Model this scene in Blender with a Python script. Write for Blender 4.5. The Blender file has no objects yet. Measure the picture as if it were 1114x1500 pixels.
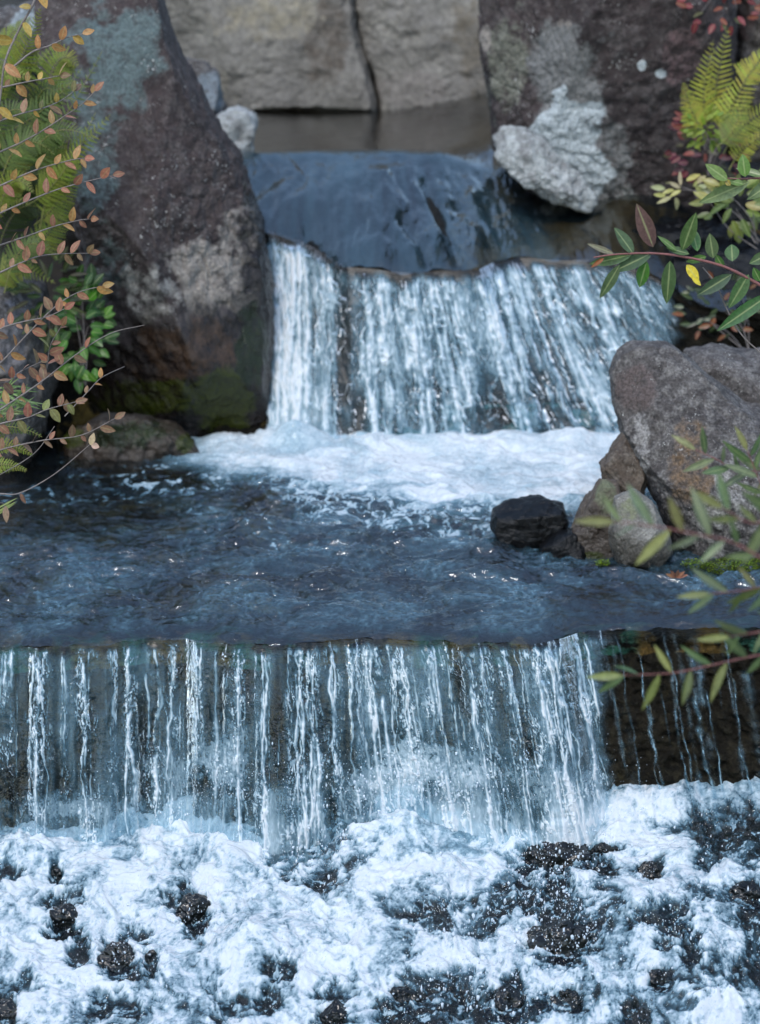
import bpy, math, random
import numpy as np

# ------------------------------------------------------------------ camera, light, exposure
S = bpy.context.scene
CAMZ, PITCH, F = 1.60, math.radians(15.0), 750 / math.tan(math.radians(12.0))
cam_d = bpy.data.cameras.new('camera'); cam = bpy.data.objects.new('camera', cam_d)
S.collection.objects.link(cam); S.camera = cam
cam.location = (0, 0, CAMZ); cam.rotation_euler = (math.radians(75.0), 0, 0)
cam_d.sensor_fit = 'VERTICAL'; cam_d.sensor_height = 36; cam_d.lens = 18 / math.tan(math.radians(12.0))
cam_d.clip_end = 2000; cam_d.clip_start = 0.05
cam_d.dof.use_dof = True; cam_d.dof.focus_distance = 5.15; cam_d.dof.aperture_fstop = 3.3

SUN_EL, SUN_AZ = 52.0, 200.0      # azimuth: where the sun stands, 0 = +Y (behind the falls), 90 = +X
w = bpy.data.worlds.new('World'); S.world = w; w.use_nodes = True
nt = w.node_tree; bg = nt.nodes['Background']
sky = nt.nodes.new('ShaderNodeTexSky'); sky.sky_type = 'NISHITA'; sky.sun_disc = False
sky.sun_elevation = math.radians(SUN_EL); sky.sun_rotation = math.radians(SUN_AZ)
sky.air_density = 1.3; sky.dust_density = 1.0; sky.ozone_density = 1.0
nt.links.new(sky.outputs[0], bg.inputs[0]); bg.inputs[1].default_value = 0.135
sl = bpy.data.lights.new('sun', 'SUN'); sl.energy = 0.85; sl.angle = math.radians(10); sl.color = (1.0, 0.96, 0.92)
so = bpy.data.objects.new('sun', sl); S.collection.objects.link(so)
so.rotation_euler = (math.radians(90 - SUN_EL), 0, math.radians(180 - SUN_AZ))
S.view_settings.view_transform = 'Standard'; S.view_settings.look = 'None'
S.view_settings.exposure = 1.1; S.view_settings.gamma = 1
S.cycles.transparent_max_bounces = 24; S.cycles.max_bounces = 6
S.cycles.diffuse_bounces = 3; S.cycles.glossy_bounces = 3
S.cycles.caustics_reflective = False; S.cycles.caustics_refractive = False

# ------------------------------------------------------------------ numeric helpers
f32 = np.float32
def _hash(ix, iy, iz, seed):
    n = (ix.astype(np.uint32) * np.uint32(374761393) + iy.astype(np.uint32) * np.uint32(668265263)
         + iz.astype(np.uint32) * np.uint32(2246822519) + np.uint32(seed * 7919 + 13))
    n = (n ^ (n >> np.uint32(13))) * np.uint32(1274126177)
    return n ^ (n >> np.uint32(16))
def N3(x, y, z, seed=0):
    x, y, z = np.broadcast_arrays(np.asarray(x, f32), np.asarray(y, f32), np.asarray(z, f32))
    xi, yi, zi = np.floor(x), np.floor(y), np.floor(z)
    fx, fy, fz = x - xi, y - yi, z - zi
    xi, yi, zi = xi.astype(np.int32), yi.astype(np.int32), zi.astype(np.int32)
    u, v, q = [t * t * t * (t * (t * 6 - 15) + 10) for t in (fx, fy, fz)]
    out = 0
    for a in (0, 1):
        for b in (0, 1):
            for c in (0, 1):
                h = _hash(xi + a, yi + b, zi + c, seed)
                g = (((h & np.uint32(255)).astype(f32) / 127.5 - 1) * (fx - a)
                     + (((h >> np.uint32(8)) & np.uint32(255)).astype(f32) / 127.5 - 1) * (fy - b)
                     + (((h >> np.uint32(16)) & np.uint32(255)).astype(f32) / 127.5 - 1) * (fz - c))
                out = out + g * (u if a else 1 - u) * (v if b else 1 - v) * (q if c else 1 - q)
    return out * 1.3
def N2(x, y, seed=0):
    x, y = np.broadcast_arrays(np.asarray(x, f32), np.asarray(y, f32))
    xi, yi = np.floor(x), np.floor(y)
    fx, fy = x - xi, y - yi
    xi, yi = xi.astype(np.int32), yi.astype(np.int32)
    u, v = [t * t * t * (t * (t * 6 - 15) + 10) for t in (fx, fy)]
    zi = np.zeros_like(xi); out = 0
    for a in (0, 1):
        for b in (0, 1):
            h = _hash(xi + a, yi + b, zi, seed)
            g = (((h & np.uint32(1023)).astype(f32) / 511.5 - 1) * (fx - a)
                 + (((h >> np.uint32(10)) & np.uint32(1023)).astype(f32) / 511.5 - 1) * (fy - b))
            out = out + g * (u if a else 1 - u) * (v if b else 1 - v)
    return out * 1.5
def fbm3(x, y, z, o=4, seed=0, g=.5):
    s, a = 0, 1.0
    for k in range(o):
        s = s + a * N3(x * 2.03 ** k, y * 2.03 ** k, z * 2.03 ** k, seed + k); a *= g
    return s
def fbm2(x, y, o=4, seed=0, g=.5):
    s, a = 0, 1.0
    for k in range(o):
        s = s + a * N2(x * 2.03 ** k, y * 2.03 ** k, seed + k); a *= g
    return s
def ridge(n, k=6.0):
    return np.clip(1 - np.abs(n) * k, 0, 1)
def ss(x, a, b):
    t = np.clip((x - a) / (b - a), 0, 1); return t * t * (3 - 2 * t)
def proj(x, Y, z):
    d = z - CAMZ
    fw = Y * math.cos(PITCH) - d * math.sin(PITCH); up = Y * math.sin(PITCH) + d * math.cos(PITCH)
    return 557 + F * x / fw, 750 - F * up / fw
def unproj(px, py, Y):
    """a point of the photograph at forward distance Y -> x, z"""
    u = (750 - np.asarray(py, float)) / F
    t = Y / (math.cos(PITCH) + u * math.sin(PITCH))
    return (np.asarray(px, float) - 557) / F * t, CAMZ + t * (-math.sin(PITCH) + u * math.cos(PITCH))
def Yat(py, z):
    a = PITCH + np.arctan((np.asarray(py, float) - 750) / F)
    return (CAMZ - z) / np.tan(a)

# ------------------------------------------------------------------ object helpers
def mesh_obj(name, V, faces, mat, parent=None, attrs=None, smooth=True, **props):
    V = np.asarray(V, f32).reshape(-1, 3)
    me = bpy.data.meshes.new(name)
    if isinstance(faces, np.ndarray):
        k = faces.shape[1]; nf = len(faces); fl = faces.reshape(-1).astype(np.int32)
        st = (np.arange(nf) * k).astype(np.int32); tot = np.full(nf, k, np.int32)
    else:
        tot = np.array([len(f) for f in faces], np.int32); st = np.concatenate([[0], np.cumsum(tot)[:-1]]).astype(np.int32)
        fl = np.concatenate([np.asarray(f) for f in faces]).astype(np.int32); nf = len(faces)
    me.vertices.add(len(V)); me.vertices.foreach_set('co', V.reshape(-1))
    me.loops.add(len(fl)); me.loops.foreach_set('vertex_index', fl)
    me.polygons.add(nf); me.polygons.foreach_set('loop_start', st); me.polygons.foreach_set('loop_total', tot)
    me.update(calc_edges=True); me.validate()
    me.polygons.foreach_set('use_smooth', np.full(len(me.polygons), smooth, bool))
    for an, av in (attrs or {}).items():
        av = np.asarray(av, f32)
        if av.ndim == 2:
            a = me.attributes.new(an, 'FLOAT_COLOR', 'POINT'); a.data.foreach_set('color', av.reshape(-1))
        else:
            a = me.attributes.new(an, 'FLOAT', 'POINT'); a.data.foreach_set('value', av.reshape(-1))
    me.materials.append(mat)
    o = bpy.data.objects.new(name, me); S.collection.objects.link(o)
    if parent: o.parent = parent
    for k_, v_ in props.items(): o[k_] = v_
    return o
def empty(name, loc, label, category, group=None):
    o = bpy.data.objects.new(name, None); S.collection.objects.link(o); o.location = loc
    o['label'] = label; o['category'] = category
    if group: o['group'] = group
    o.empty_display_size = .05
    return o
def grid_faces(nr, nc, off=0):
    i = np.arange(nr - 1)[:, None] * nc + np.arange(nc - 1)[None, :]
    i = i.reshape(-1) + off
    return np.stack([i, i + 1, i + nc + 1, i + nc], 1)

# ------------------------------------------------------------------ materials
class NT:
    def __init__(s, name):
        s.m = bpy.data.materials.new(name); s.m.use_nodes = True; s.t = s.m.node_tree; s.t.nodes.clear()
        s.out = s.n('ShaderNodeOutputMaterial')
    def n(s, typ, ins=None, **kw):
        nd = s.t.nodes.new(typ)
        for k, v in kw.items(): setattr(nd, k, v)
        for k, v in (ins or {}).items():
            if isinstance(v, bpy.types.NodeSocket): s.t.links.new(v, nd.inputs[k])
            else: nd.inputs[k].default_value = v
        return nd
    def attr(s, name, out=2): return s.n('ShaderNodeAttribute', attribute_name=name).outputs[out]
    def math(s, op, a, b=0.0, clamp=False):
        return s.n('ShaderNodeMath', {0: a, 1: b}, operation=op, use_clamp=clamp).outputs[0]
    def ramp(s, fac, stops):
        r = s.n('ShaderNodeValToRGB', {0: fac}); e = r.color_ramp.elements
        while len(e) < len(stops): e.new(.5)
        for k, (p, c) in enumerate(stops):
            e[k].position = p; e[k].color = (c if not isinstance(c, (int, float)) else (c, c, c)) + (1,) if not isinstance(c, (int, float)) else (c, c, c, 1)
        return r.outputs[0]
    def mixc(s, f, a, b, bt='MIX'):
        nd = s.n('ShaderNodeMix', data_type='RGBA', blend_type=bt)
        for i, v in ((0, f), (6, a), (7, b)):
            if isinstance(v, bpy.types.NodeSocket): s.t.links.new(v, nd.inputs[i])
            elif i == 0: nd.inputs[0].default_value = v
            else: nd.inputs[i].default_value = tuple(v) + (1,) if len(v) == 3 else v
        return nd.outputs[2]
    def noise(s, vec, scale, detail=5, rough=.6, dist=0.0):
        return s.n('ShaderNodeTexNoise', {'Vector': vec, 'Scale': scale, 'Detail': detail, 'Roughness': rough, 'Distortion': dist}).outputs[0]
    def mixs(s, f, a, b):
        nd = s.n('ShaderNodeMixShader', {0: f, 1: a, 2: b}); return nd.outputs[0]
    def done(s, sh): s.t.links.new(sh, s.out.inputs[0]); return s.m

def rock_mat(name, c1, c2, c3, speck=.5, rough=.85, scale=1.0, bump=.6, grit=.25, spec=.4):
    """mottled stone; vertex 'tint' (rgb + strength) carries stains, moss and lichen, 'wet' the wetted zone"""
    t = NT(name)
    co = t.n('ShaderNodeTexCoord').outputs['Object']
    n1 = t.noise(co, 5 * scale, 8, .62, .6); n2 = t.noise(co, 26 * scale, 6, .7); n3 = t.noise(co, 110 * scale, 4, .65)
    c = t.mixc(t.ramp(n1, [(.36, 0.0), (.62, 1.0)]), c1, c2)
    c = t.mixc(t.ramp(n2, [(.45, 0.0), (.66, 1.0)]), c, c3)
    tint = t.n('ShaderNodeAttribute', attribute_name='tint')
    brk = t.math('ADD', tint.outputs[3], t.math('MULTIPLY', t.math('SUBTRACT', n2, .5), 1.5))
    brk = t.ramp(brk, [(.3, 0.0), (.62, 1.0)])
    brk = t.math('MULTIPLY', brk, t.math('MINIMUM', t.math('MULTIPLY', tint.outputs[3], 3.0), 1.0))
    c = t.mixc(brk, c, tint.outputs[0])
    c = t.mixc(1.0, c, t.ramp(n3, [(.5 - grit, .5), (.5 + grit, 1.4)]), 'MULTIPLY')
    # salt-like lichen flecks
    nd = t.n('ShaderNodeTexNoise', {'Vector': co, 'Scale': 60 * scale, 'Detail': 3}).outputs[1]
    cow = t.n('ShaderNodeMix', {4: co, 5: nd, 0: .035}, data_type='VECTOR').outputs[1]
    vo = t.n('ShaderNodeTexVoronoi', {'Vector': cow, 'Scale': 75 * scale, 'Randomness': 1.0})
    fl = t.math('LESS_THAN', t.math('ADD', vo.outputs[0], t.math('MULTIPLY', n2, .5)), .44)
    fl = t.math('MULTIPLY', fl, t.ramp(t.noise(co, 9 * scale, 4, .7), [(.5, 0.0), (.64, 1.0)]))
    wet = t.attr('wet')
    fl = t.math('MULTIPLY', t.math('MULTIPLY', fl, speck), t.math('SUBTRACT', 1.0, wet, True))
    c = t.mixc(fl, c, (.55, .55, .52))
    c = t.mixc(wet, c, t.mixc(1.0, c, (.42, .40, .38), 'MULTIPLY'))
    b = t.n('ShaderNodeBump', {'Strength': bump, 'Distance': .012, 'Height': t.math('ADD', t.math('MULTIPLY', n2, 1.0), t.math('MULTIPLY', n3, .45))})
    p = t.n('ShaderNodeBsdfPrincipled', {'Base Color': c, 'Normal': b.outputs[0], 'Specular IOR Level': spec,
            'Roughness': t.math('SUBTRACT', rough, t.math('MULTIPLY', wet, rough - .15))})
    return t.done(p.outputs[0])

def water_mat(name, tint, ior=1.33, rough=.04, micro=60.0, mstr=.15, cover=False, stretch=(1, 1, 1), fscale=90.0, nz=3.2, fbs=.35):
    """clear water (fresnel mirror over a see-through tint) whitened where the vertex attribute 'foam' says air is mixed in"""
    t = NT(name)
    co = t.n('ShaderNodeTexCoord').outputs['Object']
    mp = t.n('ShaderNodeMapping', {'Vector': co, 'Scale': stretch}).outputs[0]
    n1 = t.noise(mp, micro, 4, .6, .8)
    n2 = t.noise(mp, fscale, 5, .7, .6)
    foam = t.attr('foam')
    nb = t.n('ShaderNodeBump', {'Strength': mstr, 'Distance': .01, 'Height': n1}).outputs[0]
    fb = t.n('ShaderNodeBump', {'Strength': fbs, 'Distance': .008, 'Height': n2}).outputs[0]
    fr = t.n('ShaderNodeFresnel', {'IOR': ior, 'Normal': nb}).outputs[0]
    tr = t.n('ShaderNodeBsdfTransparent', {0: tuple(tint) + (1,)}).outputs[0]
    gl = t.n('ShaderNodeBsdfGlossy', {'Color': (1, 1, 1, 1), 'Roughness': rough, 'Normal': nb}).outputs[0]
    clear = t.mixs(fr, tr, gl)
    ff = t.math('ADD', foam, t.math('MULTIPLY', t.math('SUBTRACT', n2, .5), t.math('MULTIPLY', t.math('MULTIPLY', foam, t.math('SUBTRACT', 1.12, foam)), nz)), True)
    # little air scatters blue, dense froth scatters white
    fc = t.ramp(ff, [(0.0, (.15, .37, .50)), (.35, (.29, .53, .67)), (.75, (.62, .80, .89)), (1.0, (.88, .94, .97))])
    df = t.n('ShaderNodeBsdfPrincipled', {'Base Color': fc, 'Roughness': .18, 'IOR': 1.33, 'Normal': fb}).outputs[0]
    tl = t.n('ShaderNodeBsdfTranslucent', {'Color': fc}).outputs[0]
    wh = t.mixs(.35, df, tl)
    sh = t.mixs(ff, clear, wh)
    if cover:
        sh = t.mixs(t.attr('cover'), t.n('ShaderNodeBsdfTransparent').outputs[0], sh)
    return t.done(sh)

def leaf_mat(name, rough=.45, transl=.35, vein=.5):
    t = NT(name)
    col = t.n('ShaderNodeAttribute', attribute_name='col')
    co = t.n('ShaderNodeTexCoord').outputs['Object']
    n = t.noise(co, 160, 4, .6)
    c = t.mixc(1.0, col.outputs[0], t.ramp(n, [(.3, .65), (.7, 1.2)]), 'MULTIPLY')
    v = t.attr('vein')
    c = t.mixc(t.math('MULTIPLY', t.ramp(v, [(.82, 0.0), (.97, 1.0)]), vein), c, (.45, .5, .22))
    p = t.n('ShaderNodeBsdfPrincipled', {'Base Color': c, 'Roughness': rough}).outputs[0]
    tl = t.n('ShaderNodeBsdfTranslucent', {'Color': c}).outputs[0]
    return t.done(t.mixs(transl, p, tl))
def bark_mat(name, c):
    t = NT(name); co = t.n('ShaderNodeTexCoord').outputs['Object']
    n = t.noise(co, 200, 4, .6)
    cc = t.mixc(t.ramp(n, [(.35, 0.0), (.65, 1.0)]), c, tuple(min(1, k * 1.7) for k in c))
    return t.done(t.n('ShaderNodeBsdfPrincipled', {'Base Color': cc, 'Roughness': .7}).outputs[0])
def soil_mat():
    t = NT('soil'); co = t.n('ShaderNodeTexCoord').outputs['Object']
    n = t.noise(co, 6, 8, .65); n2 = t.noise(co, 60, 6, .7)
    c = t.mixc(t.ramp(n, [(.4, 0.0), (.62, 1.0)]), (.012, .010, .008), (.035, .028, .018))
    c = t.mixc(t.ramp(n2, [(.5, 0.0), (.66, 1.0)]), c, (.05, .045, .02))
    b = t.n('ShaderNodeBump', {'Strength': .9, 'Distance': .02, 'Height': n2}).outputs[0]
    return t.done(t.n('ShaderNodeBsdfPrincipled', {'Base Color': c, 'Roughness': .9, 'Normal': b}).outputs[0])

M_purple = rock_mat('purple_stone', (.024, .018, .018), (.047, .034, .033), (.085, .073, .070), .8, grit=.2)
M_wall = rock_mat('grey_brown_stone', (.15, .138, .12), (.24, .225, .195), (.19, .178, .16), .05, scale=.6, bump=.35)
M_pale = rock_mat('pale_stone', (.30, .32, .315), (.44, .46, .455), (.16, .16, .16), .2)
M_grey = rock_mat('grey_granite', (.042, .037, .036), (.078, .070, .066), (.18, .17, .16), 1.0, scale=1.5, grit=.14)
M_round = rock_mat('light_granite', (.12, .115, .10), (.19, .18, .16), (.26, .25, .22), .8, scale=1.8)
M_brown = rock_mat('brown_stone', (.055, .042, .034), (.10, .075, .055), (.14, .12, .10), .5, scale=1.5)
M_black = rock_mat('black_wet_and_shade_stone', (.003, .004, .005), (.007, .008, .009), (.014, .015, .018), .0, spec=.28, rough=.5, scale=1.8, bump=.5)
M_bed = rock_mat('stream_bed_stone', (.004, .004, .003), (.014, .011, .006), (.028, .024, .014), .0, spec=.12, rough=.6, scale=1.6, bump=.9)
M_soil = soil_mat()
def wet_mat():
    t = NT('wet_black_stone'); co = t.n('ShaderNodeTexCoord').outputs['Object']
    n = t.noise(co, 30, 5, .6)
    c = t.mixc(t.ramp(n, [(.4, 0.0), (.65, 1.0)]), (.0025, .003, .0035), (.010, .012, .010))
    b = t.n('ShaderNodeBump', {'Strength': .35, 'Distance': .006, 'Height': n}).outputs[0]
    return t.done(t.n('ShaderNodeBsdfPrincipled', {'Base Color': c, 'Roughness': .13, 'Specular IOR Level': .45, 'Normal': b}).outputs[0])
M_wet = wet_mat()

# ------------------------------------------------------------------ rocks
def cube_sphere(n):
    a = np.tan(np.linspace(-1, 1, n) * math.pi / 4)
    U, Vv = np.meshgrid(a, a); one = np.ones_like(U)
    P, Fs = [], []
    for k, (A, B, C) in enumerate([(one, U, Vv), (-one, -U, Vv), (-U, one, Vv), (U, -one, Vv), (-Vv, U, one), (Vv, U, -one)]):
        P.append(np.stack([A, B, C], -1).reshape(-1, 3)); Fs.append(grid_faces(n, n, k * n * n))
    P = np.concatenate(P); Fs = np.concatenate(Fs)
    P /= np.linalg.norm(P, axis=1, keepdims=True)
    key = np.round(P * 1e5).astype(np.int64)
    _, first, inv = np.unique(key, axis=0, return_index=True, return_inverse=True)
    return P[first], inv.reshape(-1)[Fs]
_cs = {}
def radial(poly):
    poly = np.asarray(poly, float); n = len(poly); th = np.linspace(-math.pi, math.pi, 721); R = np.zeros(721)
    for i in range(n):
        a, b = poly[i], poly[(i + 1) % n]; e = b - a
        dx, dy = np.cos(th), np.sin(th)
        det = dx * (-e[1]) + dy * e[0]
        det = np.where(np.abs(det) < 1e-9, 1e-9, det)
        t = (a[0] * (-e[1]) + a[1] * e[0]) / det
        s = (dx * a[1] - dy * a[0]) / det
        ok = (t > 0) & (s >= -1e-6) & (s <= 1 + 1e-6)
        R = np.where(ok, np.maximum(R, t), R)
    k = np.hanning(13); k /= k.sum()
    Rp = np.concatenate([R[-7:-1], R, R[1:7]])
    return th, np.convolve(Rp, k, 'valid')
def rock(name, poly, Y, D, mat, label, n=60, seed=1, disp=.05, fine=.012, cuts=6, cutlist=(), stains=(), wet_below=None, wet_px=(), lean=0.0, e=.8, category='rock', group=None, center=None, ridges=()):
    if n not in _cs: _cs[n] = cube_sphere(n)
    Dv, Fs = _cs[n]
    x, z = unproj([p[0] for p in poly], [p[1] for p in poly], Y)
    if center is None: cx, cz = (x.min() + x.max()) / 2, (z.min() + z.max()) / 2
    else: cx, cz = [float(q) for q in unproj(center[0], center[1], Y)]
    th, R = radial(np.stack([x - cx, z - cz], 1))
    rho = np.hypot(Dv[:, 0], Dv[:, 2]); ang = np.arctan2(Dv[:, 2], Dv[:, 0])
    r = np.interp(ang, th, R) * rho ** e
    P = np.stack([r * np.cos(ang), D * np.sign(Dv[:, 1]) * np.abs(Dv[:, 1]) ** e, r * np.sin(ang)], 1)
    size = float(np.mean(R))
    rng = np.random.RandomState(seed)
    allcuts = list(cutlist)
    for _ in range(cuts):
        v = np.array([rng.uniform(-.75, .75), -1, rng.uniform(-.6, .8)]); allcuts.append((tuple(v), rng.uniform(.72, .9)))
    for v, fr in allcuts:
        v = np.array(v, float); v /= np.linalg.norm(v)
        d = P @ v; off = d.max() * fr
        P = P - np.maximum(0, d - off)[:, None] * v * .88
    q = P / size
    nn = fbm3(q[:, 0] * 1.3, q[:, 1] * 1.3, q[:, 2] * 1.3, 4, seed * 11 + 1)
    crack = ridge(fbm3(q[:, 0] * 1.6 + 5, q[:, 1] * 1.6, q[:, 2] * 1.6, 3, seed * 11 + 7), 14)
    fn = fbm3(P[:, 0] * 22, P[:, 1] * 22, P[:, 2] * 22, 5, seed * 11 + 3, .6)
    amt = nn * disp * size * 1.6 - crack * disp * size * .35 + fn * fine
    P = P + (P / np.maximum(1e-6, np.linalg.norm(P, axis=1, keepdims=True))) * amt[:, None]
    P[:, 1] += lean * P[:, 2]
    W = P + np.array([cx, Y, cz])
    for (ax, ay, bx, by, wd, dep) in ridges:      # grooves (dep > 0) or ridges (dep < 0) across the front face
        px, py = proj(W[:, 0], W[:, 1], W[:, 2])
        L2 = (bx - ax) ** 2 + (by - ay) ** 2; t = np.clip(((px - ax) * (bx - ax) + (py - ay) * (by - ay)) / L2, 0, 1)
        d = np.hypot(px - ax - t * (bx - ax), py - ay - t * (by - ay)) + 6 * N3(P[:, 0] * 14, P[:, 1] * 14, P[:, 2] * 14, 3)
        W[:, 1] += dep * np.exp(-(d / wd) ** 2)
    px, py = proj(W[:, 0], W[:, 1], W[:, 2])
    tint = np.zeros((len(W), 4), f32)
    wn = fbm3(P[:, 0] * 9, P[:, 1] * 9, P[:, 2] * 9, 4, seed + 50)
    for (sx, sy, rx, ry, c, st) in stains:
        d = np.hypot((px - sx) / rx, (py - sy) / ry) + wn * .55
        a = st * ss(-d, -1.25, -.55)
        tint[:, :3] = tint[:, :3] * (1 - a[:, None]) + np.array(c, f32) * a[:, None] if False else np.where((a > tint[:, 3])[:, None], np.array(c, f32), tint[:, :3])
        tint[:, 3] = np.maximum(tint[:, 3], a)
    wet = np.zeros(len(W), f32)
    if wet_below is not None:
        wet = 1 - ss(W[:, 2] + wn * .05, wet_below, wet_below + .07)
    for (sx, sy, rx, ry) in wet_px:
        wet = np.maximum(wet, ss(-(np.hypot((px - sx) / rx, (py - sy) / ry) + wn * .4), -1.15, -.8))
    o = mesh_obj(name, P, Fs, mat, None, {'tint': tint, 'wet': wet})
    o.location = (cx, Y, cz)
    o['label'] = label; o['category'] = category
    if group: o['group'] = group
    return o

TEAL = (.085, .115, .115); WHITE = (.62, .66, .66); CREAM = (.235, .21, .185); MOSS = (.075, .095, .012); DMOSS = (.03, .045, .012)
RUST = (.16, .09, .045); OLIVE = (.06, .055, .025)
G_BIG = 'boulders beside the upper fall'
rock('boulder', [(85, -90), (215, -90), (250, 50), (300, 160), (350, 240), (383, 330), (394, 420), (404, 520), (414, 655), (405, 690), (300, 690), (230, 640), (140, 620), (120, 480), (130, 360), (100, 220), (62, 100), (55, 0)], 6.98, .42, M_purple,
     'tall purple boulder left of the upper fall, teal lichen above, wet brown base', n=150, seed=3, disp=.035, fine=.010, cuts=3, center=(235, 330),
     cutlist=[((.75, -1, .25), .72), ((-.6, -1, .5), .8), ((.2, -1, -.7), .8)],
     stains=[(165, 90, 70, 95, TEAL, .62), (140, 240, 40, 130, TEAL, .5), (150, 400, 40, 60, TEAL, .4), (300, 400, 75, 60, CREAM, .62), (350, 340, 40, 70, CREAM, .45), (230, 430, 60, 50, (.28, .27, .25), .5),
             (330, 600, 50, 60, MOSS, .75), (250, 580, 110, 28, MOSS, .55), (370, 520, 30, 70, DMOSS, .6), (280, 520, 105, 60, (.12, .070, .042), .52)],
     wet_px=[(290, 560, 170, 115), (385, 480, 36, 260), (400, 360, 24, 60)])
rock('boulder', [(705, -140), (1075, -140), (1075, 100), (1055, 250), (1030, 345), (940, 345), (880, 330), (850, 318), (790, 290), (745, 250), (722, 215), (716, 150), (706, 60)], 7.55, .42, M_purple,
     'huge dark boulder right of the upper pool with a chalk white face', n=150, seed=8, disp=.03, fine=.010, cuts=2, center=(880, 110), group=None,
     cutlist=[((-.9, -1, .05), .74), ((.3, -1, -.25), .85)],
     stains=[(834, 190, 54, 70, (.36, .40, .41), .95), (846, 255, 52, 75, (.42, .46, .47), .95), (826, 120, 60, 100, (.15, .15, .145), .75), (890, 250, 40, 90, (.16, .16, .155), .6), (826, 70, 22, 55, CREAM, .62), (745, 100, 35, 110, (.15, .15, .12), .6), (712, 55, 9, 24, CREAM, .7), (900, 290, 40, 40, (.3, .3, .28), .55), (1000, 80, 30, 60, (.13, .08, .08), .4), (940, 95, 8, 10, WHITE, .8), (968, 108, 8, 6, WHITE, .7)],
     ridges=[(885, 150, 880, 320, 14, .03), (760, 90, 790, 190, 18, .03)])
rock('rock', [(722, 200), (738, 184), (770, 190), (800, 208), (840, 248), (874, 285), (870, 312), (820, 300), (765, 270), (735, 240)], 7.26, .09, M_pale,
     'jagged white rock at the foot of the dark boulder beside the sloping water', n=70, seed=12, disp=.09, fine=.012, cuts=5, wet_below=None)
rock('boulder', [(222, -180), (515, -180), (528, 40), (546, 110), (562, 166), (420, 164), (350, 172), (250, 172), (235, 60)], 9.25, .36, M_wall,
     'broad grey brown stone of the back wall, left of the vertical crack', n=110, seed=21, disp=.03, fine=.008, cuts=2, cutlist=[((0, -1, .05), .62)],
     ridges=[(400, 60, 450, 100, 12, .04), (450, 100, 540, 108, 12, .04), (330, 40, 420, 80, 30, -.03)], stains=[(400, 20, 90, 50, (.26, .23, .17), .5), (480, 60, 40, 80, (.12, .10, .08), .5), (300, 130, 60, 40, (.28, .25, .19), .4)], e=.6, center=(380, 0))
rock('boulder', [(512, -180), (770, -180), (760, 60), (745, 164), (640, 160), (560, 166), (545, 110), (524, 50)], 9.2, .36, M_wall,
     'broad grey brown stone of the back wall, right of the vertical crack', n=110, seed=25, disp=.035, fine=.008, cuts=2, cutlist=[((0, -1, .05), .62)],
     ridges=[(560, 40, 640, 90, 30, -.03)], stains=[(600, 130, 60, 30, (.20, .18, .16), .5), (690, 60, 40, 80, (.14, .12, .09), .5)], e=.6, center=(645, 0))
rock('rock', [(318, 166), (345, 157), (370, 163), (377, 180), (370, 225), (364, 262), (345, 262), (330, 225)], 7.78, .09, M_pale,
     'small pale grey stone at the left end of the upper ledge', n=50, seed=31, disp=.08, fine=.008, cuts=5)
rock('rock', [(262, 88), (300, 92), (322, 108), (325, 150), (340, 190), (345, 260), (290, 250), (262, 150)], 8.0, .14, M_grey,
     'blue grey rock wedged behind the tall purple boulder', n=50, seed=33, disp=.08, cuts=5, stains=[(310, 130, 30, 40, (.16, .19, .21), .6)])
rock('boulder', [(-160, 420), (-80, 395), (30, 400), (62, 430), (78, 500), (72, 580), (60, 650), (50, 700), (-160, 700)], 6.65, .30, M_grey,
     'grey boulder at the left edge behind the brown leaved twigs', n=70, seed=41, disp=.06, cuts=4, stains=[(20, 500, 30, 70, (.17, .16, .17), .5)], wet_below=.03)
rock('rock', [(95, 640), (150, 612), (215, 612), (262, 628), (288, 650), (294, 690), (190, 700), (100, 695)], 6.62, .13, M_brown,
     'low mossy rock at the waterline below the tall boulder', n=60, seed=43, disp=.07, cuts=4, stains=[(190, 640, 70, 26, DMOSS, .6), (110, 640, 20, 20, MOSS, .8), (270, 650, 14, 14, MOSS, .8)], wet_below=.06)
rock('rock', [(-120, 20), (0, 12), (60, 2), (112, 8), (92, 60), (60, 120), (-120, 150)], 7.6, .22, M_grey,
     'bluish weathered rock in the top left corner behind the ferns', n=50, seed=45, disp=.07, cuts=4, stains=[(70, 30, 50, 30, (.26, .30, .32), .7)])
rock('boulder', [(1068, -120), (1290, -120), (1320, 180), (1260, 330), (1110, 300), (1062, 200), (1055, 60)], 7.85, .32, M_grey,
     'dark rock face in the top right corner behind the ferns', n=60, seed=47, disp=.06, cuts=4, stains=[(1090, 30, 30, 30, (.10, .07, .07), .5)])
# rocks round the foot of the near right boulder
rock('boulder', [(1010, 520), (1040, 505), (1110, 515), (1230, 535), (1330, 620), (1330, 880), (1100, 860), (1010, 700)], 6.02, .22, M_grey,
     'rear hump of the near right boulder, flat topped, partly hidden behind it', n=80, seed=51, disp=.045, cuts=4)
rock('boulder', [(896, 548), (908, 522), (935, 506), (985, 508), (1040, 552), (1090, 590), (1200, 640), (1300, 720), (1300, 890), (1010, 880), (985, 800), (950, 718), (918, 645), (900, 596)], 5.78, .26, M_grey,
     'large grey speckled boulder on the right bank above the lower ledge', n=150, seed=53, disp=.035, fine=.007, cuts=1, center=(1060, 690),
     cutlist=[((-.7, -1, .45), .74), ((.1, -1, .8), .72)],
     stains=[(1010, 690, 40, 70, (.13, .085, .05), .5), (1060, 740, 60, 70, (.24, .23, .21), .45), (935, 560, 40, 50, (.09, .07, .065), .6), (1090, 835, 60, 20, MOSS, .95), (1020, 835, 30, 14, MOSS, .9), (940, 650, 14, 60, (.26, .25, .24), .5)])
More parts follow.
